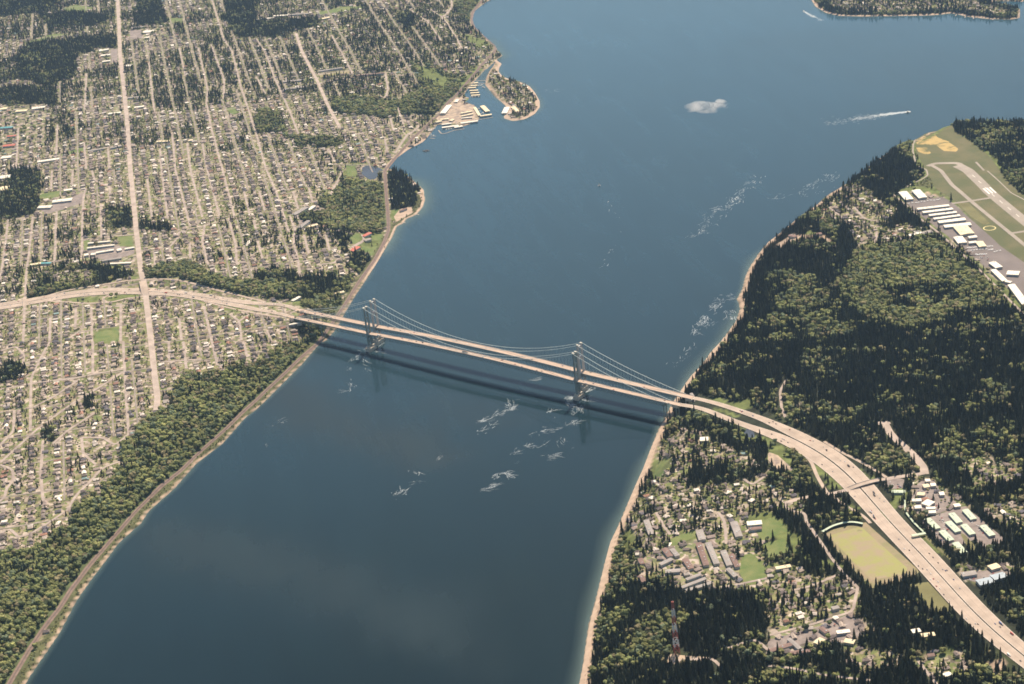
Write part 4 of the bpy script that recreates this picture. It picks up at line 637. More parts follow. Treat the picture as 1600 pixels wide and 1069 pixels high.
# airport, commercial and school roofs on both shores
BL = """A 895,200 960,195;40;w;white big box store beside the avenue, upper of the two|A 905,235 935,232;20;w;small white store beside the big white store at the avenue|A 620,318 680,308;22;w;white strip store behind the avenue car park, topmost of three|A 630,347 690,342;22;w;white strip store behind the avenue car park, middle of three|A 640,385 690,380;20;w;white strip store behind the avenue car park, lowest of three|A 780,412 820,410;26;w;square white shop right of the avenue facing the strip stores|A 680,712 755,702;20;w;long white shop ending at the avenue, opposite the pale cross street|A 822,172 900,167;16;y;long grey shop row at the edge of the store car park
A 200,678 280,668;26;w;white warehouse at the top of the left business district|A 0,680 45,676;30;c;cream warehouse on the left border of the photo, highest one|A 100,694 170,690;26;c;cream warehouse between the two highest warehouses on the left|A 20,912 95,905;26;r;long red roofed warehouse in the left business district|A 45,852 100,848;16;r;smaller red roof just above the long red warehouse|A 10,985 70,978;30;w;white square warehouse below the red roofs|A 235,1012 370,990;22;w;long white warehouse left of the school car park|A 100,1048 180,1040;22;y;grey warehouse just below the long white one|A 0,800 80,795;18;t;blue roofed low shop at the left border above the red roofs
A 980,885 1010,883;16;c;cream apartment block, first of the row of five near the curved street|A 1015,884 1035,882;14;c;cream apartment block, second of the row of five|A 1040,883 1062,880;14;c;cream apartment block, third of the row of five|A 1100,880 1120,878;14;c;cream apartment block, fourth of the row of five|A 1180,878 1205,876;14;c;cream apartment block, last of the row of five|A 840,672 900,664;20;w;white shop right of the avenue by the green corner|A 800,612 870,606;16;y;grey shop at the corner of avenue and pale cross street|A 550,945 650,926;14;y;grey school wing beside the small green pitch|A 690,925 760,912;12;y;grey school wing reaching the avenue
B 110,100 200,95;20;w;long white school roof at the top by the big pitch|B 210,92 330,84;18;y;grey school roof right of the long white school roof|B 0,122 110,112;16;w;white school roof left of the long one at the top|B 385,122 460,110;20;c;cream gym roof beside the top pitch|B 390,442 540,425;14;y;long grey school building above the narrow strip field|B 170,510 300,500;18;y;grey middle school building west of the broad avenue|B 170,560 300,545;16;y;second grey building under the middle school roof|B 610,470 800,460;12;n;brown roofed row of flats along the ravine top
E 0,42 65,34;38;w;large white warehouse beside the dark wood at the left border|E 0,112 52,108;52;c;very large cream warehouse beside the dark wood, largest on the left|E 400,122 452,114;20;w;small white gym above the low school|E 330,192 450,178;30;w;low white school building beside its car park|E 240,226 322,224;26;w;white octagonal looking school hall by the car park corner|E 550,455 690,438;9;w;white classroom row, first from the top of the high school|E 545,485 715,462;9;w;white classroom row, second from the top of the high school|E 600,512 710,492;13;w;white classroom row, third from the top of the high school
E 528,527 552,522;18;w;white square classroom block at the left corner of the high school|E 570,522 598,518;18;w;white square classroom block next to the corner block|E 732,496 758,490;22;w;white gym at the corner of the green school field|E 780,490 840,478;10;w;white low shop between school field and avenue|E 620,566 760,542;10;y;grey apartment row below the high school, upper one|E 680,582 820,572;10;w;pale apartment row below the high school, lower one|E 190,588 255,578;14;c;cream strip mall, left half|E 255,578 318,576;12;t;blue roofed strip mall, right half
F 232,268 318,238;20;y;grey clinic roof above the curved road|F 325,240 365,225;16;w;white wing beside the grey clinic roof|F 272,352 330,320;16;y;grey roofed hall below the clinic|F 330,345 385,340;16;c;cream roofed hall below the clinic, right one|F 592,492 640,484;24;r;orange red roofed hall on the shore slope|F 668,400 715,396;18;r;red roofed mansion above the railway|F 678,432 716,428;18;y;grey roofed mansion beside the red one|F 490,765 550,757;14;c;cream roofed waterworks building in the trees by the bridge end|F 225,805 275,795;12;w;white house in a grass clearing above the freeway|F 205,952 290,972;10;w;long white roof in the trees below the bridge approach|F 900,250 940,235;10;n;brown lodge on the sandy point
H 882,404 925,398;16;w;white school roof in the forest, left wing|H 925,392 960,386;14;w;white school roof in the forest, middle wing|H 960,392 1020,376;20;y;grey school roof in the forest, right wing|H 135,412 175,408;14;n;brown house at the tip of the sandy cliff road|H 300,395 335,390;14;n;dark house on the sandy cliff road crest|P 1312,440 1400,420;24;b;pale blue roofed warehouse, left of two joined ones|P 1402,408 1480,388;22;b;pale blue roofed warehouse, right of two joined ones|P 1212,388 1300,374;18;y;long grey shed beside the pale blue warehouses|P 1385,345 1440,330;20;c;bright cream shed above the pale blue warehouses
g 470,320 555,350;26;w;brightest white roof in the crowded yard by the green carports|g 360,385 430,380;14;w;square white roof at the left edge of the crowded yard|g 490,395 590,392;10;w;long white roof under the brightest one in the yard|g 515,440 595,435;12;w;rounded white roof at the bottom of the crowded yard|g 805,365 870,355;14;w;white roof at the right end of the crowded yard|g 640,230 690,225;16;w;white roof set back against the dark trees|g 455,145 520,135;16;c;cream roof at the top of the crowded yard|g 540,130 595,125;14;w;white roof right of the cream one at the top|g 390,230 470,235;14;c;cream roof in the middle of the yard's left row|g 330,305 430,300;12;w;low white roof left of the brightest one|g 480,80 530,75;12;w;white roof nearest the overpass
t 750,690 850,685;22;w;bright white roofed hall south of the bridge end|t 640,150 700,160;8;y;grey maintenance shed by the near bridge|O 840,60 870,130;14;y;grey apartment at the shore lane bend|O 1170,110 1190,170;18;y;tall grey apartment block at the lawn end|O 1385,60 1420,150;18;y;grey apartment block left of the school|O 1470,70 1560,60;20;w;white school gym above the bright lawn|O 1480,105 1560,95;12;n;red brown school wing under the white gym|O 1165,190 1215,330;14;n;long brown apartment row, left of a pair|O 1225,190 1280,320;14;y;long grey apartment row, right of a pair|O 950,225 990,275;14;n;brown apartment at the top left of the terrace estate|O 1000,230 1035,270;12;y;grey apartment beside the top left one in the estate
O 925,325 1000,290;12;y;slanting grey apartment row with dark side wall|O 960,370 1050,360;14;y;grey apartment in the centre of the estate|O 1080,290 1120,350;14;n;brown apartment beside the curved estate road|O 1090,420 1180,385;10;y;slanting terrace row, first of three at the estate's lower edge|O 1060,470 1210,410;10;y;slanting terrace row, second of three at the estate's lower edge|O 1090,490 1250,435;10;y;slanting terrace row, third of three at the estate's lower edge|O 800,290 815,320;12;n;small brown apartment at the estate's seaward corner|O 800,400 830,430;14;n;brown apartment at the estate's lowest corner|O 1320,240 1360,330;14;y;grey apartment row by the bright lawn|O 1370,260 1410,340;12;n;brown apartment row touching the bright lawn|O 1350,350 1400,400;12;y;grey apartment below the two rows by the lawn
P 300,820 340,790;16;c;small cream roof in the trailer park|P 0,870 150,820;12;n;long dark roof at the lower edge of the trailer park, left|P 140,880 260,860;12;n;long dark roof at the lower edge of the trailer park, right|P 130,790 200,850;10;y;slanting grey roof in the trailer park|P 330,720 370,750;12;n;brown roof at the top of the trailer park|P 430,750 510,740;12;w;white roof in the upper trailer park|P 480,800 540,810;16;c;orange cream roof at the trailer park's right end|P 900,745 950,735;14;w;white roof in the clearing by the freeway trees|P 960,770 1040,760;14;c;cream roof in the clearing by the freeway trees|P 1000,895 1040,890;10;n;brown barn on the grass strip|P 1100,1020 1140,1005;12;w;white roof by the bottom border lane|P 400,600 440,590;12;y;grey house with pale yard above the trailer park|P 50,350 140,330;12;c;cream roof by the hedged lane""".replace('\n', '|')
for e in BL.split('|'):
    s, w, rc, l = e.split(';'); hall(s, float(w), 7, rc, l, 'building')
# marina
ml = [("m 640,318 692,312", 12), ("m 605,350 686,345", 12), ("m 575,378 668,372", 12), ("m 592,411 694,405", 12), ("m 600,441 706,436", 12), ("m 610,470 716,465", 12)]
for i, (s, w) in enumerate(ml): hall(s, w, 5, 'c', f"cream boathouse roof, {ordn[i]} from the top of the stepped stack in the channel", 'boathouse', 'covered moorages in the marina', 'boathouse', doors=False, gz=1.0)
for s, w, rc, l in [("m 335,588 252,705", 26, 'w', "long white warehouse along the railway at the marina"), ("m 440,520 415,555", 16, 'w', "small white shed above the long railway warehouse"), ("m 480,695 620,668", 12, 'c', "cream workshop roof, upper of the boat yard rows"), ("m 490,730 630,702", 12, 'c', "cream workshop roof, second of the boat yard rows"), ("m 490,757 620,745", 8, 'w', "thin white workshop roof, third of the boat yard rows"),
   ("m 225,772 325,762", 14, 'c', "cream shed at the left of the boat yard"), ("m 350,790 385,770", 16, 'c', "cream square shed in the yard middle"), ("m 170,805 240,790", 14, 'c', "cream shed at the yard's left waterside")]: hall(s, w, 6, rc, l, 'building', None, 'shed', doors=False)
for s, w, rc, l in [("m 650,620 712,722", 12, 'c', "cream boathouse on the left of the open basin"), ("m 745,602 815,672", 20, 'c', "wide cream boathouse on the right of the open basin"), ("m 722,728 862,708", 14, 'c', "cream boathouse closing the basin's lower side"), ("m 480,818 690,788", 15, 'w', "longest white boathouse on the outer dock"), ("m 245,835 362,818", 10, 'w', "white boathouse between yard and outer docks"), ("m 245,872 450,845", 14, 'w', "long white boathouse on the lowest dock"), ("m 400,870 500,853", 14, 'w', "white boathouse at the end of the lowest dock"),
   ("m 1058,618 1020,695", 24, 'w', "white boathouse across the channel by the island, outer one"), ("m 1130,612 1185,680", 20, 'c', "cream boathouse touching the island")]: hall(s, w, 5, rc, l, 'boathouse', None, 'boathouse', doors=False, gz=1.0)
def dock(s, w, label):
    P = [unp(x, y, 1)[:2] for x, y in px(s)]; Q = resample(np.array(P), 12); o = Q[0]; mb = MB()
    for a, b_ in zip(Q[:-1], Q[1:]): mb.bar((*(a-o), .8), (*(b_-o), .8), w, .5)
    for a in Q[::2]: mb.bar((*(a-o), -1.5), (*(a-o), 2.4), .5)
    link('dock', mb.mesh('dock', [M['dock']]), loc=(o[0], o[1], 0), label=label, cat='dock')
for s, l in [("m 200,905 235,950 290,945 400,905 525,888", "zigzag floating breakwater dock below the marina"), ("m 100,980 170,978", "short wooden dock left of the marina, upper"), ("m 95,1005 155,1010", "short wooden dock left of the marina, lower"), ("m 690,775 880,745", "sandy outer dock running right from the boat yard"), ("m 690,320 780,322", "thin dock across the channel, lower"), ("m 650,288 790,288", "thin footbridge dock across the channel, upper"),
   ("F 870,290 1000,270 1020,275", "dark old pier off the sandy point, upper"), ("F 850,310 900,320 935,325", "dark old pier off the sandy point, lower"), ("D 1180,90 1170,100", "tiny dock at the far island village, leftmost"), ("D 1240,95 1230,110", "tiny dock at the far island village, second"), ("D 1290,100 1283,118", "tiny dock at the far island village, third"), ("D 1405,112 1405,125", "tiny dock at the far island village, rightmost")]: dock(s, 4.5, l)
# boat yard and basin boats, planes, vehicles
def loft(rows, cap=True):
    V = []; F = []; n = len(rows[0])
    for r in rows: V += r
    for i in range(len(rows)-1):
        for k in range(n): F.append((i*n+k, i*n+(k+1) % n, (i+1)*n+(k+1) % n, (i+1)*n+k))
    if cap: F.append(tuple(range(n))[::-1]); F.append(tuple(range((len(rows)-1)*n, len(rows)*n)))
    return V, F
def boat_meshes():
    sh = lambda z, k: [(-5.5*k, -1.7*k, z), (2*k, -1.8*k, z), (6.2*k+.3*z, 0, z+.3), (2*k, 1.8*k, z), (-5.5*k, 1.7*k, z)]
    V, F = loft([sh(-.4, .8), sh(1.1, 1.0)]); h = mesh_np('hull', V, F, [M['hull']])
    mb = MB(); mb.box((-.8, 0, 1.9), (4.2, 2.2, 1.6)); mb.box((-1.2, 0, 2.9), (2.6, 1.8, .5)); return h, mb.mesh('cabin', [M['white']])
BH, BC = boat_meshes()
def boat(P, a, label, group=None, sc=1.0, name='motor_boat', mast=False):
    r = empty(name, (P[0], P[1], .2), label, 'boat', group, a); link('hull', BH, r).scale = (sc,)*3; c = link('cabin', BC, r); c.scale = (sc,)*3
    if mast:
        mb = MB(); mb.bar((1, 0, 1), (1, 0, 15), .3); link('mast', mb.mesh('mast', [M['lsteel']]), r)
        link('sail', mesh_np('sail', [(.8, .1, 2), (-5, .1, 2), (.8, .1, 14), (.8, -.1, 2), (-5, -.1, 2), (.8, -.1, 14)], [(0, 1, 2), (5, 4, 3), (0, 3, 4, 1), (1, 4, 5, 2), (2, 5, 3, 0)], [M['white']]), r)
    return r
b1 = unp(1419, 176); b2 = unp(1256, 18); b3 = unp(936, 290.5)
def wake_dir(a, b_): v = unp(*a)-unp(*b_); return math.atan2(v[1], v[0])
boat(b1, wake_dir((1420, 175), (1380, 179)), "white speedboat at the head of the long foaming wake, off the airfield shore", sc=1.9); boat(b2, wake_dir((1257, 18), (1270, 26)), "small white speedboat with a short wake near the far island beach", sc=1.6)
boat(b3, .4, "lone white sailing boat in the middle of the strait beyond the bridges", sc=1.2, name='sailing_boat', mast=True)
for x, y in px("m 250,895 300,900 330,895 360,890 410,882 450,880 490,872 700,640 720,670 745,700 760,690 130,900 150,890 700,350 720,352 740,346 755,372 770,376 620,495 660,492 700,490 1090,690 1095,650 1230,660 1215,680 110,960 140,975"):
    boat(unp(x, y), random.uniform(0, 3.1), "white cabin boat moored beside the marina docks", "boats moored in the marina", random.uniform(.9, 1.4))
for x, y in px("x 664,236.5 668,235.5"): 
    P = unp(x, y); mb = MB(); mb.box((0, 0, .8), (9, 24, 1.8)); mb.box((0, 0, 2.3), (5, 8, 1.6)); link('barge', mb.mesh('barge', [M['dark']]), loc=(P[0], P[1], 0), label="dark moored barge off the railway shore, " + ("left of two" if x < 666 else "right of two"), cat='barge', rz=.5)
# planes
def plane_mesh():
    mb = MB(); mb.bar((-4.5, 0, 1.5), (3.5, 0, 1.4), 1.2, 1.3); mb.box((.6, 0, 1.9), (1.6, 10.5, .25)); mb.box((-4.2, 0, 1.6), (1, 3.6, .2)); mb.box((-4.3, 0, 2.3), (1.1, .2, 1.5)); mb.bar((3.5, 0, 1.4), (4.4, 0, 1.3), .9, .9)
    for p in ((1.2, -1.2), (1.2, 1.2), (3, 0)): mb.box((p[0], p[1], .5), (.5, .25, 1.0))
    return mb.mesh('light_aircraft', [M['mwhite']])
PMm = plane_mesh(); n = 0
for s in ("a 230,372 600,322;11", "a 925,905 1060,890;6", "a 935,935 1140,915;7", "a 1000,985 1140,975;8", "a 1170,882 1220,880;3", "a 1180,925 1225,912;3", "a 1250,950 1310,935;3"):
    a, k = s.split(';'); k = int(k); p0, p1 = px(a)
    for i in range(k):
        t = i/(k-1); q_ = (p0[0]+(p1[0]-p0[0])*t, p0[1]+(p1[1]-p0[1])*t); P = land([q_])[0]
        big = random.random() < .3; o = link('light_aircraft', PMm, loc=(P[0]+U(-3, 3), P[1]+U(-3, 3), float(hz(P[0], P[1]))+.4), rz=random.choice((.6, .75, 2.2, 3.9)), label="small white aeroplane parked in a row on the airfield apron", cat='aeroplane', group='light aircraft parked on the apron'); o.scale = (1.0,)*3
# cars
def car_mesh(l=4.6, w=1.9, h=1.45, trk=False):
    mb = MB(); 
    if trk: mb.box((-1.5, 0, 2.2), (l-3.5, 2.6, 2.9), 0); mb.box((l/2-1.2, 0, 1.7), (2.4, 2.5, 2.2), 0)
    else:
        mb.box((0, 0, .62), (l, w, .62), 0)
        c = [(-1.7, -w*.45, .93), (1.0, -w*.45, .93), (1.0, w*.45, .93), (-1.7, w*.45, .93), (-1.3, -w*.38, h-.04), (.3, -w*.38, h-.04), (.3, w*.38, h-.04), (-1.3, w*.38, h-.04)]; mb.quad8(c, 1); mb.box((-.5, 0, h), (1.6, w*.76, .08), 0)
    for x in (-l*.32, l*.32):
        for y in (-w*.42, w*.42): mb.box((x, y, .32), (.64, .28, .64), 2)
    return mb.mesh('truck' if trk else 'car', [M['paint_t'], M['glass'], M['tyre']])
CM, TM_ = car_mesh(), car_mesh(12, 2.6, 3.6, True)
CARC = [((.75, .73, .70), 'white'), ((.75, .73, .70), 'white'), ((.02, .02, .025), 'black'), ((.07, .07, .08), 'dark grey'), ((.45, .45, .46), 'silver'), ((.4, .04, .03), 'red'), ((.05, .09, .25), 'blue')]
CARS = []
def put_car(P, a, where, group, truck=False, col=None, label=None):
    c, cn = col or random.choice(CARC); o = link('truck' if truck else 'car', TM_ if truck else CM, loc=P, rz=a, label=label or f"{cn} car driving on {where}", cat='truck' if truck else 'car', group=group); o['tint'] = list(c); o.scale = (1.15,)*3 if not truck else (1, 1, 1); CARS.append((cn, where, 'truck' if truck else 'car', np.hypot(P[0], P[1]) if 'freeway' in where else float((np.asarray(P)-0)@BU), o, label)); return o
for v, nm, ln in ((0, 'the near bridge', (-6, -2.5, 2.5, 6)), (-SEP, 'the far bridge', (-7, -3, 1, 5))):
    for i in range(34):
        u = random.uniform(-780, 780); w = random.choice(ln)
        if abs(u+10) < 30: continue
        P = bp(u, v+w, deck_z(u)+.02); put_car(P, math.atan2(BU[1], BU[0])+(math.pi if v else 0), nm, 'cars on '+nm[4:], truck=random.random() < .06, label=None if True else '')
P = bp(-12, 2.5, deck_z(-12)+.02); put_car(P, math.atan2(BU[1], BU[0]), '', None, True, ((.05, .04, .04), 'dark'), "dark lorry in the middle of the near bridge, longest vehicle on it").scale = (1.9, 1.1, 1.1)
for k, Q in hwy.items():
    R = resample(Q, 4); T = np.gradient(R[:, :2], axis=0); T /= np.linalg.norm(T, axis=1)[:, None]; Nn = np.stack([-T[:, 1], T[:, 0]], 1); nm = 'the left shore freeway' if 'left' in k else 'the right shore freeway'
    for i in range(26 if 'left' in k else 40):
        j = random.randrange(10, len(R)-10); w = random.choice((-6.5, -3, 1, 5)); x, y = R[j, :2]+Nn[j]*w
        sx_, sy_, _ = proj((x, y, 60)); 
        if not (-40 < sx_ < 1640 and sy_ < 1110): continue
        put_car((x, y, R[j, 2]+.72 if True else 0), math.atan2(T[j, 1], T[j, 0]), nm, 'cars on '+nm[4:], truck=random.random() < .08)

for s_, n_, wh in (("g 470,560 700,780", 22, 'beside the green roofed carports'), ("g 640,500 760,690", 14, 'between the green roofed carports'), ("g 980,500 1180,700", 20, 'in the outer carport lane'), ("g 40,120 220,170", 10, 'in the lot by the overpass'), ("g 400,200 640,420", 26, 'in the crowded yard of white roofs'), ("P 540,650 660,760", 16, "at the trailer park's right end"), ("P 60,790 500,700", 20, 'along the trailer park lane'), ("P 1250,420 1500,370", 12, 'by the pale blue warehouses'), ("H 1250,500 1400,560", 22, 'in the airfield car park')):
    p0, p1 = px(s_)
    for i in range(n_):
        t = random.random(); P = land([(p0[0]+(p1[0]-p0[0])*t+random.uniform(-4, 4), p0[1]+(p1[1]-p0[1])*t+random.uniform(-4, 4))])[0]
        if blocked(P[0:1], P[1:2])[0] and 'lane' not in wh and False: continue
        c_, cn = random.choice(CARC); put_car((P[0], P[1], float(hz(P[0], P[1]))+.35), random.choice((.7, 2.3, .75, 2.2)), wh, 'cars parked '+wh, col=(c_, cn), label=f"{cn} car parked {wh}")
ORD = ['first', 'second', 'third', 'fourth', 'fifth', 'sixth', 'seventh', 'eighth', 'ninth', 'tenth', 'eleventh', 'twelfth', 'thirteenth', 'fourteenth', 'fifteenth', 'sixteenth', 'seventeenth', 'eighteenth', 'nineteenth', 'twentieth']
bk_ = {}
for c_ in CARS:
    if not c_[5]: bk_.setdefault(c_[:3], []).append((c_[3], c_[4]))
for (cn, wh, kd), L_ in bk_.items():
    L_.sort(key=lambda t: t[0])
    for k, (_, o) in enumerate(L_[:20]): o['label'] = f"{ORD[k]} {cn} {kd} on {wh}, counted from the {'bridge end' if 'freeway' in wh else 'left shore'}"
# toll canopy, covered walkway, mast, curved wall
c = land(px("g 172,190"), 5)[0]; hall("g 100,206 248,204", 13, 6, 'g', "pale green roofed canopy building at the end of the covered walkway", 'building', None, 'canopy_building')
def raised(s, w, h, label, m='concrete', name='walkway'):
    Q = smooth_line(land(px(s), h), 8, 1); o = Q[0, :2].copy(); root = empty(name, (o[0], o[1], 0), label, 'walkway'); T = np.gradient(Q[:, :2], axis=0); T /= np.linalg.norm(T, axis=1)[:, None]
    mb = MB(); g_ = hz(Q[:, 0], Q[:, 1]); z = np.full(len(Q), np.median(g_))+h
    for i in range(len(Q)-1): mb.bar((*(Q[i, :2]-o), z[i]), (*(Q[i+1, :2]-o), z[i+1]), w, 1.2)
    link('roof', mb.mesh('roof', [M[m]]), root); mb = MB()
    for i in range(0, len(Q), 2): mb.bar((*(Q[i, :2]-o), g_[i]-1), (*(Q[i, :2]-o), z[i]), .8)
    link('post_row', mb.mesh('post_row', [M['lsteel']]), root, kind='stuff')
raised("g 235,230 245,330 255,440 350,560 465,672", 4.5, 5, "pale covered walkway bending from the canopy building to the freeway", 'greenroof'); raised("g 325,708 400,695 482,680", 9, 7, "pale bus stop canopy reaching over the freeway lanes", 'greenroof', 'bus_stop_canopy')
Q = smooth_line(land(px("P 340,122 400,85 480,62 545,60 592,72"), 6), 6, 2); mb = MB(); o = Q[0, :2].copy()
for i in range(len(Q)-1):
    za, zb = hz(Q[i, 0], Q[i, 1]), hz(Q[i+1, 0], Q[i+1, 1]); mb.bar((*(Q[i, :2]-o), za+3), (*(Q[i+1, :2]-o), zb+3), 1.0, 7); mb.bar((*(Q[i, :2]-o), za+6.9), (*(Q[i+1, :2]-o), zb+6.9), 7, .7, 1)
link('curved_grandstand', mb.mesh('curved_grandstand', [M['dark'], M['greenroof']]), loc=(o[0], o[1], 0), label="curved pale roofed stand closing the upper end of the yellow field", cat='grandstand')
stamp(Q, 8)
c = land(px("x 1057.5,1021"))[0]; c[2] = float(hz(c[0], c[1])); root = empty('radio_mast', c, "red and white banded lattice radio mast rising above dark firs", 'radio mast'); Hm = 142.; nb = 7
for k in range(nb):
    mb = MB(); z0, z1 = Hm*k/nb, Hm*(k+1)/nb; w0, w1 = 6.2-4.2*k/nb, 6.2-4.2*(k+1)/nb; m_ = 0
    P4 = lambda w, z: [(sx*w, sy*w, z) for sx, sy in ((-1, -1), (1, -1), (1, 1), (-1, 1))]
    A4, B4 = P4(w0, z0), P4(w1, z1-.1)
    for i in range(4): mb.bar(A4[i], B4[i], 1.5); mb.bar(A4[i], B4[(i+1) % 4], 1.0); mb.bar(A4[(i+1) % 4], B4[i], 1.0); mb.bar(B4[i], B4[(i+1) % 4], 1.0)
    link('lattice_band', mb.mesh('lattice_band', [M['red' if k % 2 == 0 else 'mwhite']]), root)
stamp(np.array([c[:2], c[:2]+1]), 18)

# ---------------------------------------------------------------- foam: tide rips, pier wash and boat wakes (tiny irregular flecks)
FV, FF = [], []
def fleck(x, y, l, w, a):
    b0 = len(FV); n = 5; ca, sa = math.cos(a), math.sin(a)
    for k in range(n):
        t = 2*math.pi*(k+random.uniform(-.25, .25))/n; r = random.uniform(.6, 1.1); u, v = math.cos(t)*l*r, math.sin(t)*w*r; FV.append((x+u*ca-v*sa, y+u*sa+v*ca, .12+random.random()*.05))
    FF.append(tuple(range(b0, b0+n)))
def strand(x, y, L_, w, a):
    n = 7; b0 = len(FV); c = random.uniform(-.035, .035); px_, py_ = x, y
    for k in range(n+1):
        t = k/n; a += c*L_/n*.5+random.uniform(-.22, .22); ww = w*math.sin(math.pi*(t*.9+.05))*random.uniform(.4, 1.3)/2; z = .12+random.random()*.05
        FV.append((px_-math.sin(a)*ww, py_+math.cos(a)*ww, z)); FV.append((px_+math.sin(a)*ww, py_-math.cos(a)*ww, z)); px_ += math.cos(a)*L_/n; py_ += math.sin(a)*L_/n
    for k in range(n): FF.append((b0+2*k, b0+2*k+1, b0+2*k+3, b0+2*k+2))
def rip(s, n, spread, l=5, w=1.2, jitter=.5):
    Q = resample(np.array([unp(x, y)[:2] for x, y in px(s)]), 3); T = np.gradient(Q, axis=0)
    for _ in range(n):
        i = min(len(Q)-1, int(abs(random.random())*len(Q))); a = math.atan2(T[i, 1], T[i, 0]); o = random.gauss(0, spread*1.15); fx, fy = Q[i, 0]-math.sin(a)*o+U(-8, 8), Q[i, 1]+math.cos(a)*o+U(-8, 8)
        if vnoise(fx, fy, 30, 50) < .42 or vnoise(fx, fy, 9, 51)+.4*random.random() < .68: continue
        if random.random() < .3: strand(fx, fy, random.uniform(9, 34), random.uniform(.7, 2.4), a+random.gauss(0, .3)); continue
        if random.random() < .35: continue
        fleck(fx, fy, min(9, random.expovariate(1/(l*.5)))+.5, min(2, random.expovariate(1/(w*.45)))+.25, a+random.gauss(0, jitter))
for s, n, sp in [("G 1500,60 1390,150 1400,190 1300,240 1240,320 1150,410", 650, 16), ("G 1220,235 1330,250 1410,150", 160, 8), ("G 1550,25 1480,110", 60, 12), ("G 1400,795 1310,795 1240,880 1180,960 1150,1020", 520, 9), ("G 1340,860 1390,890 1380,930", 200, 12), ("G 1300,940 1200,1010", 80, 8), ("H 0,180 250,140 440,60 400,20", 160, 22), ("x 1245,305 1290,275 1315,268", 160, 15),
   ("K 0,370 70,330", 60, 3), ("J 1390,500 1450,490 1540,440 1600,420 1590,370", 230, 4), ("J 1320,610 1400,570 1470,520", 150, 5), ("J 1490,850 1540,820 1600,840", 150, 6), ("J 1370,940 1480,900", 90, 6), ("J 840,990 920,930", 60, 6), ("J 980,790 1050,870 990,880", 60, 5), ("J 1130,740 1180,710", 30, 6), ("K 0,700 90,660 220,630", 160, 6), ("K 20,770 130,740", 80, 6), ("K 230,440 330,380 410,410", 320, 4), ("K 120,590 150,570 260,550", 150, 5), ("K 180,520 240,510 340,460", 150, 6), ("K 300,600 360,670", 70, 8), ("K 350,530 400,500", 60, 6), ("K 340,360 390,340", 170, 7), ("K 440,360 490,360", 90, 6), ("K 450,320 490,290", 120, 5), ("K 380,460 430,410", 80, 8), ("K 200,720 270,710", 40, 5),
   ("J 670,40 700,60", 50, 6), ("J 740,60 790,60", 60, 5), ("J 590,130 640,90", 70, 6), ("J 680,90 700,180", 120, 7), ("J 540,180 600,160", 30, 7), ("J 590,230 600,300 540,310", 50, 6), ("J 800,0 780,40", 80, 4), ("J 100,530 200,480", 16, 9), ("J 20,700 70,640", 14, 8), ("K 1000,150 1080,90 1150,20", 60, 9), ("K 110,240 170,230", 40, 3), ("G 590,180 640,260 700,350 690,400", 34, 5), ("G 660,430 590,590", 30, 6), ("C 200,550 270,570", 60, 14)]: rip(s, int(n*1.5), sp)
for a, b_, n, w0, w1 in [((1421, 174.5), (1375, 180), 1500, 5, 12), ((1400, 177), (1330, 187), 420, 10, 30), ((1370, 181), (1290, 193), 150, 16, 42), ((1256, 18), (1272, 27), 500, 3, 9), ((1270, 25), (1285, 32), 90, 8, 14)]:
    A_, B_ = unp(*a)[:2], unp(*b_)[:2]; T = B_-A_; an = math.atan2(T[1], T[0])
    for _ in range(n):
        t = random.random()**1.5; o = random.gauss(0, .5)*(w0+(w1-w0)*t)*(1 if random.random() < .8 else 1.9); fleck(A_[0]+T[0]*t-math.sin(an)*o, A_[1]+T[1]*t+math.cos(an)*o, random.uniform(3, 9), random.uniform(.8, 1.8), an)
fmt = mat('sea_foam', (.60, .66, .68), .9, .25, .15); fmt.node_tree.nodes['Principled BSDF'].inputs['Alpha'].default_value = .38
link('foam', mesh_np('foam', FV, FF, (fmt,)), kind='stuff')

# ---------------------------------------------------------------- trees and houses: scatter on the land cover map
def cls(x, y):
    i = np.clip(np.rint(np.interp(x, xs, np.arange(len(xs)))).astype(int), 0, nx-1); j = np.clip(np.rint(np.interp(y, ys, np.arange(len(ys)))).astype(int), 0, ny-1); return CV[i, j]
def seen(x, y, z, m=230):
    X, Y, Z = proj(np.stack([x, y, z], -1)); return (X > -m) & (X < 1600+m) & (Y > -m) & (Y < 1069+m)
def jgrid(sx_, sy_, jx, jy, seed):
    r = np.random.default_rng(seed); a = np.arange(-3650, 2350, sx_); c = np.arange(-7050, 2650, sy_); X, Y = np.meshgrid(a, c, indexing='ij'); X = X.ravel()+r.uniform(-jx, jx, X.size); Y = Y.ravel()+r.uniform(-jy, jy, Y.size)
    z = hz(X, Y); k = seen(X, Y, z) & (z > .8); return X[k], Y[k], z[k], r
# houses: long rows along the north-south streets on the left shore, loose on the right
X, Y, Z, r = jgrid(1e9, 1e9, 0, 0, 1)
cxs = []; per = 76.0
for c0 in np.arange(-3650, 2350, per): cxs += [c0+17, c0+59-4]
A, B = np.meshgrid(np.array(cxs), np.arange(-7050, 2650, 17.5), indexing='ij'); r = np.random.default_rng(5); X = A.ravel()+r.uniform(-3.5, 3.5, A.size); Y = B.ravel()+r.uniform(-4, 4, A.size); Z = hz(X, Y)
C_ = cls(X, Y); pr = np.select([C_ == SUB, C_ == WSUB, C_ == PAVED], [.93, .50, .35], 0.0); Lf = samp(dM, X, Y) > 0; pr = np.where(Lf, pr, np.select([C_ == WSUB, C_ == PAVED], [.70, .85], 0.))
k = seen(X, Y, Z) & (r.random(X.size) < pr) & (~blocked(X, Y)) & (Z > 1.5) & ((X+np.round(Y/92)*0) > -9e9) & (np.mod(Y+8, 184) > 14)
HX, HY, HZ = X[k], Y[k], Z[k]; HL = Lf[k]; n = len(HX)
HR = np.where(HL, r.normal(0, .06, n), r.uniform(-.6, .6, n))+r.choice([0, math.pi/2], n, p=[.72, .28])
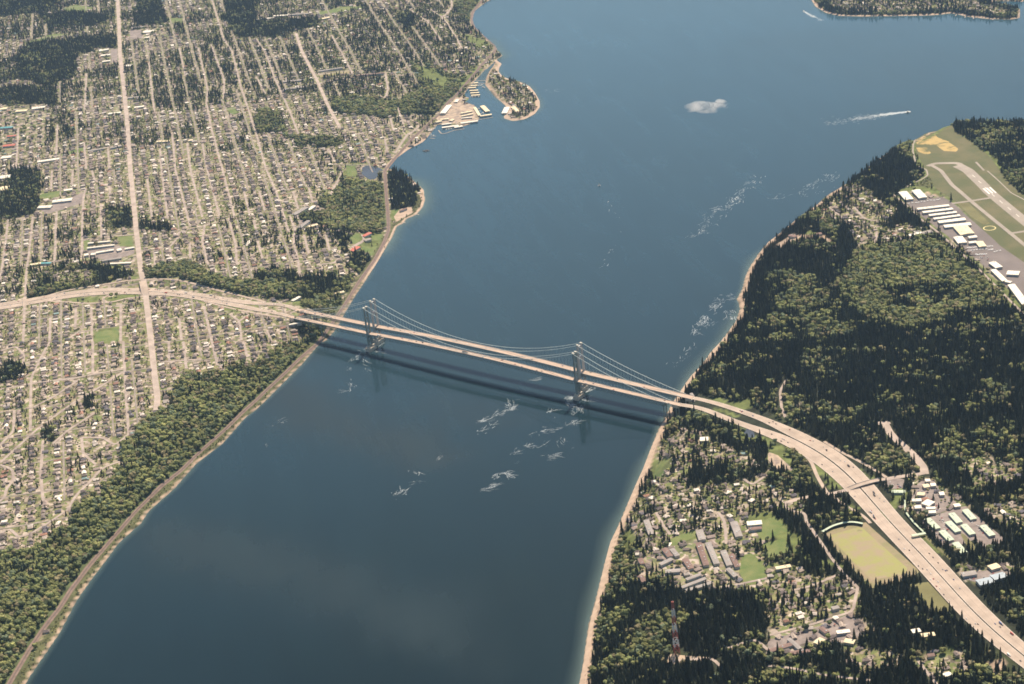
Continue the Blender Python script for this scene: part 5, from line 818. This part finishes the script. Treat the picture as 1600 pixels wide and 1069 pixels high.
HS_ = np.stack([r.uniform(.95, 1.4, n), r.uniform(.95, 1.35, n), r.uniform(.9, 1.4, n)], 1)
RP = np.array([(.14, .115, .11), (.21, .17, .15), (.29, .23, .20), (.40, .33, .275), (.13, .12, .135), (.33, .18, .13), (.80, .73, .63), (.50, .44, .39), (.24, .34, .33)])
RN = ['dark brown', 'brown', 'tan', 'pale tan', 'charcoal', 'rust red', 'white', 'light grey', 'teal']
HC = r.choice(9, n, p=[.17, .18, .19, .14, .11, .035, .09, .08, .005]); HT_ = RP[HC]*r.uniform(.85, 1.15, (n, 1)); HK = r.integers(0, 4, n)
def house_meshes(k):
    mb = MB(); V = []; F = []
    def gab(cx, cy, l, w, h, rs, hip):
        mb.box((cx, cy, h/2-1), (l, w, h+2)); o = .6; a, b_ = l/2+o, w/2+o; i = b_*.9 if hip else 0; n0 = len(V)
        V.extend([(cx-a, cy-b_, h-.1), (cx+a, cy-b_, h-.1), (cx+a, cy+b_, h-.1), (cx-a, cy+b_, h-.1), (cx-a+i, cy, h+rs), (cx+a-i, cy, h+rs)])
        F.extend([tuple(n0+j for j in f) for f in ((0, 1, 5, 4), (2, 3, 4, 5), (3, 0, 4), (1, 2, 5), (3, 2, 1, 0))])
    if k == 0: gab(0, 0, 15, 9.5, 3.2, 2.4, False)
    if k == 1: gab(0, 0, 14, 10, 3.4, 2.3, True)
    if k == 2: gab(0, 0, 15, 8.5, 3.2, 2.2, False); gab(4.0, 4.5, 6.5, 7.5, 3.0, 1.9, True)
    if k == 3: gab(0, 0, 12, 9, 5.6, 2.6, True); gab(-7, 1.5, 6, 6.5, 2.9, 1.6, False)
    ch = MB(); ch.box((2.0, -1.6, 4.8 if k != 3 else 7.6), (.9, .9, 3.2))
    return mb.mesh('wall', [M['wall_t']]), mesh_np('roof', V, F, [M['roof_t']]), ch.mesh('chimney', [M['pier']])
HM = [house_meshes(k) for k in range(4)]
def pxsize(x, y, z): return 1/np.linalg.norm(np.stack([x, y, z], -1)-CAM, axis=-1)
def in_frame(x, y, z): return seen(x, y, z, -8)
def pick(x, y, z, sc, N_):
    s = pxsize(x, y, z)*sc*in_frame(x, y, z); o = np.argsort(-s); m = np.zeros(len(x), bool); m[o[:N_]] = True; return m
def where(x, y):
    l = samp(dM, np.array([x]), np.array([y]))[0] > 0; X, Y, _ = proj((x, y, 60))
    if l:
        d = samp(dM, np.array([x]), np.array([y]))[0]
        return ('the shore bluff of the left suburb' if d < 330 else 'the left suburb well back from the bluff')
    return ('the lanes below the yellow field' if X > 1190 and Y > 930 else 'the lanes between yellow field and estate' if X > 1180 else 'the terrace estate side of the right shore' if Y > 830 else 'the wooded lanes by the right bridge end')
hp = pick(HX, HY, HZ, HS_[:, 0], 290); src = {}
for i in np.nonzero(hp)[0]:
    kk = int(HK[i]); rc = RN[HC[i]]; w = where(HX[i], HY[i]); shp = ['gabled', 'hipped', 'L shaped', 'two storey'][kk]
    root = empty('house', (HX[i], HY[i], HZ[i]), f"{shp} house with {rc} roof in {w}", 'house', f"{rc} roofed {shp} houses in {w}", float(HR[i])); 
    a = link('wall', HM[kk][0], root); b_ = link('roof', HM[kk][1], root); c_ = link('chimney', HM[kk][2], root)
    for o in (a, b_, c_): o.scale = [float(v) for v in HS_[i]]
    b_['tint'] = [float(v) for v in HT_[i]]; src.setdefault(('h', kk), (a, b_))
for i in np.nonzero(hp)[0][:0]: pass
LANDMARKS = [(x, y, l) for x, y, l in LANDMARKS if len(l.split()) <= 8 and [q_[2] for q_ in LANDMARKS].count(l) == 1]+[(*land(px("x 1057.5,1021"))[0][:2], 'red and white radio mast'), (*land(px("x 1350,870"))[0][:2], 'big yellow field'), (*land(px("P 1030,530"))[0][:2], 'small brown field'), (*land(px("x 1178,890"))[0][:2], 'bright lawn by the estate')]
LM = np.array([(a, b_) for a, b_, _ in LANDMARKS]); REL = {}
def relate(x, y, kind, reach):
    d = np.hypot(LM[:, 0]-x, LM[:, 1]-y); i = int(np.argmin(d))
    if d[i] > reach: return None
    X0, Y0, _ = proj((LM[i, 0], LM[i, 1], 70)); X1, Y1, _ = proj((x, y, 70)); dx, dy = X1-X0, Y1-Y0
    side = ('right of' if dx > 0 else 'left of') if abs(dx) > abs(dy) else ('below' if dy > 0 else 'above')
    return (kind, i, side), d[i]
NTH = ['nearest', 'second nearest', 'third nearest', 'fourth nearest', 'fifth nearest', 'sixth nearest', 'seventh nearest', 'eighth nearest', 'ninth nearest', 'tenth nearest']
def settle(kind_word):
    for (kind, i, side), L_ in REL.items():
        if kind != kind_word: continue
        L_.sort(key=lambda t: t[0])
        for k, (_, o) in enumerate(L_[:10]): o['label'] = f"{NTH[k]} {kind} {side} the {LANDMARKS[i][2]}"
for o in [o for o in bpy.data.objects if o.name.split('.')[0] == 'house' and o.get('category')]:
    rr_ = relate(o.location.x, o.location.y, 'small house', 170)
    if rr_: REL.setdefault(rr_[0], []).append((rr_[1], o))
settle('small house')
# tree meshes
def crown_broad(seed, clumps=9, leaves=130):
    rd = random.Random(seed); bm = bmesh.new()
    for c in range(clumps):
        if c == 0: p = Vector((0, 0, 9)); rad = 5.2
        else:
            t = rd.uniform(0, 6.28); e = rd.uniform(-.35, 1.0); p = Vector((math.cos(t)*4.3*math.cos(e), math.sin(t)*4.3*math.cos(e), 9+4.2*math.sin(e))); rad = rd.uniform(2.2, 3.5)
        r0 = bmesh.ops.create_icosphere(bm, subdivisions=2, radius=rad)
        for v in r0['verts']:
            k = 1+.34*mnoise.noise(v.co*.55+Vector((seed*7.3, c*3.1, 0)))+.16*mnoise.noise(v.co*1.7+Vector((c, seed, 5))); v.co = v.co*k; v.co.z *= .85; v.co += p
    vs = [v.co.copy() for v in bm.verts]
    for _ in range(leaves):
        p = rd.choice(vs); p = p+(p-Vector((0, 0, 8.5)))*.06; a = Vector((rd.uniform(-1, 1), rd.uniform(-1, 1), rd.uniform(-1, 1))); b_ = Vector((rd.uniform(-1, 1), rd.uniform(-1, 1), rd.uniform(-1, 1)))
        f = [bm.verts.new(p+a*.8), bm.verts.new(p+b_*.8), bm.verts.new(p-a*.7)]; bm.faces.new(f)
    me = bpy.data.meshes.new('crown'); bm.to_mesh(me); bm.free(); me.materials.append(M['leaf_t']); return me
def crown_conifer(seed, H=30, R0=4.6, tiers=9):
    rd = random.Random(seed); V = []; F = []
    for t in range(tiers):
        z0 = 3+(H-4)*t/tiers; z1 = z0+(H-4)/tiers*1.9; r_ = R0*(1-t/tiers)**.8*rd.uniform(.85, 1.15)+.5; n = 11; b0 = len(V)
        for k in range(n):
            a = 2*math.pi*(k+rd.uniform(-.3, .3))/n; rr_ = r_*(1.15 if k % 2 else .6)*rd.uniform(.8, 1.2); V.append((math.cos(a)*rr_, math.sin(a)*rr_, z0-(.9 if k % 2 else -.4)+rd.uniform(-.4, .4)))
        V.append((rd.uniform(-.3, .3), rd.uniform(-.3, .3), min(z1, H))); V.append((0, 0, z0+.5))
        for k in range(n): F.append((b0+k, b0+(k+1) % n, b0+n)); F.append((b0+(k+1) % n, b0+k, b0+n+1))
    return mesh_np('crown', V, F, [M['needle_t']])
def trunk(h, r0):
    V, F = loft([[(math.cos(a)*r_, math.sin(a)*r_, z) for a in (0, 1.26, 2.5, 3.77, 5.0)] for z, r_ in ((-1.5, r0), (h*.5, r0*.7), (h, r0*.3))]); return mesh_np('trunk', V, F, [M['bark']])
BT = [crown_broad(k) for k in range(4)]; CT = [crown_conifer(k, H, R_) for k, (H, R_) in enumerate(((30, 4.6), (34, 4.2), (26, 5.2), (38, 4.8)))]; TB = trunk(8, .55); TC = trunk(26, .55)
def scatter(sp, seed, pf):
    X, Y, Z, r = jgrid(sp, sp, sp*.48, sp*.48, seed); C_ = cls(X, Y); k = (r.random(X.size) < pf(C_, X, Y)) & (~blocked(X, Y)); return X[k], Y[k], Z[k], C_[k], r
def pb(C_, X, Y):
    nz = fbm(X, Y, 90, 31); nq = fbm(X, Y, 260, 33); left = samp(dM, X, Y) > 0
    return np.select([C_ == DECID, C_ == MIXED, C_ == CONIF, C_ == SUB, C_ == WSUB, C_ == SHRUB, C_ == GRASS, C_ == PAVED], [.98, np.where(nz > .48, .8, .12), np.where(nz > .60, .6, np.where(left, .16, .03)), np.where(left, .36, .24), np.where(left, np.where(nq > .5, .5, .3), .34), .85, .03, .05], 0.)
def pc(C_, X, Y):
    nz = fbm(X, Y, 90, 31); nq = fbm(X, Y, 110, 35); dn = fbm(X, Y, 300, 61); left = samp(dM, X, Y) > 0
    return np.select([C_ == DECID, C_ == MIXED, C_ == CONIF, C_ == SUB, C_ == WSUB, C_ == SHRUB, C_ == GRASS, C_ == PAVED], [np.where(nq > .60, .45, np.where(left, .015, .10)), np.where(nz > .48, .1, .85), np.where(nz > .60, .42, np.where(left, .8, .95)), np.where(nq > .60, .22, .015), np.where(nq > .5, np.where(left, np.where(Y < -3200, .42, .36), .30), np.where(left & (Y < -3200), .12, .06)), .0, .01, .01], 0.)
BX, BY, BZ, BC_, r = scatter(9.8, 11, pb); n = len(BX)
clearing = fbm(BX, BY, 60, 71); s = r.uniform(.5, 1.3, n)*np.select([BC_ == SUB, BC_ == SHRUB, BC_ == WSUB, BC_ == DECID], [.42, .36, .6, 1.1], .95); s *= .8+.45*fbm(BX, BY, 50, 77)
BS = np.stack([s*r.uniform(.85, 1.15, n), s*r.uniform(.85, 1.15, n), s*r.uniform(.85, 1.2, n)], 1); BR = r.uniform(0, 6.28, n); BK = r.integers(0, 4, n)
base = np.array([.28, .32, .135]); alt = np.array([.40, .395, .165]); dk = np.array([.15, .18, .09]); t = r.random((n, 1)); nn = fbm(BX, BY, 110, 81)[:, None]
BTi = (base*(1-t)+alt*t)*(.72+.5*r.random((n, 1)))*(.65+.75*nn); pk = r.random(n); BTi = np.where((pk < .14)[:, None], np.array([.40, .35, .20])*(.7+.5*t), BTi); BTi = np.where(((pk > .14) & (pk < .28))[:, None], np.array([.25, .30, .18])*(.7+.5*t), BTi); dd_ = (r.random(n) < .13)[:, None]; BTi = np.where(dd_, dk*(.8+.5*t), BTi)
CX, CY, CZ, CC_, r = scatter(8.8, 12, pc); n2 = len(CX); s = r.uniform(.42, 1.15, n2)*(.72+.5*fbm(CX, CY, 70, 83))*np.select([CC_ == SUB, CC_ == WSUB], [.62, .8], .95)
CS = np.stack([s*r.uniform(.9, 1.25, n2), s*r.uniform(.9, 1.25, n2), s*r.uniform(.85, 1.15, n2)], 1); CR = r.uniform(0, 6.28, n2); CK = r.integers(0, 4, n2)
t = r.random((n2, 1)); CTi = (np.array([.030, .038, .027])*(1-t)+np.array([.095, .10, .058])*t**1.5)*(.75+.6*fbm(CX, CY, 60, 85)[:, None])
def individuals(X, Y, Z, sc, R_, K_, Ti, meshes, tm, nm, lab, cat, N_, key, rules):
    hp = pick(X, Y, Z, sc[:, 2], N_)
    for i in np.nonzero(hp)[0]:
        l = samp(dM, X[i:i+1], Y[i:i+1])[0] > 0; w = where(X[i], Y[i]); pl = ('the left shore bluff' if l and samp(dM, X[i:i+1], Y[i:i+1])[0] < 400 else 'the left suburb' if l else 'the lower right woods')
        tone = 'yellow green' if Ti[i][0] > .28 else 'dark green' if Ti[i][1] < .15 else 'mid green'
        if nm == 'fir_tree': tone = 'tall dark' if sc[i][2] > .85 else 'short dark'
        root = empty(nm, (X[i], Y[i], Z[i]), f"{tone} {lab} on {pl}", cat, f"{tone} {lab}s on {pl}".replace('firs', 'firs'), float(R_[i])); a = link('trunk', tm, root); b_ = link('crown', meshes[K_[i]], root)
        for o in (a, b_): o.scale = [float(v) for v in sc[i]]
        rr_ = relate(X[i], Y[i], lab, 120)
        if rr_: REL.setdefault(rr_[0], []).append((rr_[1], root))
        b_['tint'] = [float(v) for v in Ti[i]]; src.setdefault((key, int(K_[i])), (a, b_))
    settle(lab); return hp
bpk = individuals(BX, BY, BZ, BS, BR, BK, BTi, BT, TB, 'broadleaf_tree', 'broadleaf tree', 'tree', 290, 'b', None)
cpk = individuals(CX, CY, CZ, CS, CR, CK, CTi, CT, TC, 'fir_tree', 'fir tree', 'fir tree', 290, 'c', None)
def mass(name, X, Y, Z, R_, Sc, K_, Ti, key, label=None):
    me = bpy.data.meshes.new(name); n = len(X); me.vertices.add(n); me.vertices.foreach_set('co', np.stack([X, Y, Z], 1).astype(np.float32).ravel())
    for nm, ty, arr, f in (('rot', 'FLOAT_VECTOR', np.stack([0*R_, 0*R_, R_], 1), 'vector'), ('scl', 'FLOAT_VECTOR', Sc, 'vector'), ('tint', 'FLOAT_VECTOR', Ti, 'vector'), ('idx', 'INT', K_, 'value')):
        a = me.attributes.new(nm, ty, 'POINT'); a.data.foreach_set(f, np.ascontiguousarray(arr, dtype=np.int32 if ty == 'INT' else np.float32).ravel())
    o = link(name, me, kind='stuff')
    ng = bpy.data.node_groups.new(name, 'GeometryNodeTree'); ng.interface.new_socket('Geometry', in_out='INPUT', socket_type='NodeSocketGeometry'); ng.interface.new_socket('Geometry', in_out='OUTPUT', socket_type='NodeSocketGeometry')
    N = ng.nodes; L = ng.links; gi = N.new('NodeGroupInput'); go = N.new('NodeGroupOutput'); ip = N.new('GeometryNodeInstanceOnPoints'); j = N.new('GeometryNodeJoinGeometry')
    # variants are joined last-first so that the index runs the right way round
    for v in range(3, -1, -1):
        jj = N.new('GeometryNodeJoinGeometry'); parts = src[(key, v)]
        for p in parts:
            oi = N.new('GeometryNodeObjectInfo'); oi.transform_space = 'ORIGINAL'; oi.inputs['Object'].default_value = p; L.new(oi.outputs['Geometry'], jj.inputs[0])
        gt = N.new('GeometryNodeGeometryToInstance'); L.new(jj.outputs[0], gt.inputs[0]); L.new(gt.outputs[0], j.inputs[0])
    na = {}
    for nm, ty in (('rot', 'FLOAT_VECTOR'), ('scl', 'FLOAT_VECTOR'), ('idx', 'INT')):
        a = N.new('GeometryNodeInputNamedAttribute'); a.data_type = ty; a.inputs['Name'].default_value = nm; na[nm] = a
    e2 = N.new('FunctionNodeEulerToRotation'); L.new(na['rot'].outputs[0], e2.inputs[0]); L.new(e2.outputs[0], ip.inputs['Rotation']); L.new(na['scl'].outputs[0], ip.inputs['Scale']); L.new(na['idx'].outputs[0], ip.inputs['Instance Index'])
    ip.inputs['Pick Instance'].default_value = True; L.new(gi.outputs[0], ip.inputs['Points']); L.new(j.outputs[0], ip.inputs['Instance']); L.new(ip.outputs[0], go.inputs[0])
    md = o.modifiers.new('scatter', 'NODES'); md.node_group = ng; return o
mass('distant_houses', HX[~hp], HY[~hp], HZ[~hp], HR[~hp], HS_[~hp], HK[~hp], HT_[~hp], 'h')
mass('broadleaf_woods', BX[~bpk], BY[~bpk], BZ[~bpk], BR[~bpk], BS[~bpk], BK[~bpk], BTi[~bpk], 'b')
mass('fir_woods', CX[~cpk], CY[~cpk], CZ[~cpk], CR[~cpk], CS[~cpk], CK[~cpk], CTi[~cpk], 'c')
print('COUNTS houses', len(HX), 'broad', len(BX), 'fir', len(CX), 'obj', len(bpy.data.objects))

# ---------------------------------------------------------------- small cloud and air
def vol_mat(name, dens, col, noise=None, aniso=0.0):
    m = bpy.data.materials.new(name); m.use_nodes = True; N = m.node_tree.nodes; L = m.node_tree.links; N.remove(N['Principled BSDF']); v = N.new('ShaderNodeVolumePrincipled'); v.inputs['Density'].default_value = dens; v.inputs['Color'].default_value = (*col, 1); v.inputs['Anisotropy'].default_value = aniso
    L.new(v.outputs[0], N['Material Output'].inputs['Volume']); return m, N, L, v
d = ray(1102, 166); cp = CAM+d*((900-CAM[2])/d[2])
m, N, L, v = vol_mat('cloud_vapour', 1, (1, 1, 1)); tc = N.new('ShaderNodeNewGeometry'); ns = N.new('ShaderNodeTexNoise'); ns.inputs['Scale'].default_value = .018; ns.inputs['Detail'].default_value = 5; ns.inputs['Roughness'].default_value = .62; L.new(tc.outputs['Position'], ns.inputs['Vector'])
mr = N.new('ShaderNodeMapRange'); mr.inputs[1].default_value = .44; mr.inputs[2].default_value = .72; mr.inputs[3].default_value = 0; mr.inputs[4].default_value = .045; L.new(ns.outputs[0], mr.inputs[0]); L.new(mr.outputs[0], v.inputs['Density'])
bm = bmesh.new()
for ox, oz, oy, sx_, sz_ in ((-34, 5, 0, 46, 17), (26, -8, 10, 58, 17), (-10, 0, -10, 40, 12), (62, -3, 0, 26, 15)):
    r0 = bmesh.ops.create_icosphere(bm, subdivisions=3, radius=1)
    for q_ in r0['verts']:
        k = 1+.3*mnoise.noise(q_.co*1.6+Vector((ox, oz, 0))); c = q_.co*k; q_.co = Vector((ox*-rt[0]*-1*1.0+c.x*sx_, oy+c.y*36, oz+c.z*sz_))
me = bpy.data.meshes.new('cloud'); bm.to_mesh(me); bm.free(); me.materials.append(m); co_ = link('cloud', me, loc=cp, label="small wispy white cloud floating above the strait", cat='cloud'); co_.scale = (.78, .78, .78)
m, N, L, v = vol_mat('haze_air', HAZE_DENSITY, HAZE_COL, aniso=0.65)
mb = MB(); mb.box((0, 0, 1297), (43000, 43000, 2610)); link('haze', mb.mesh('haze', [m]), kind='stuff')
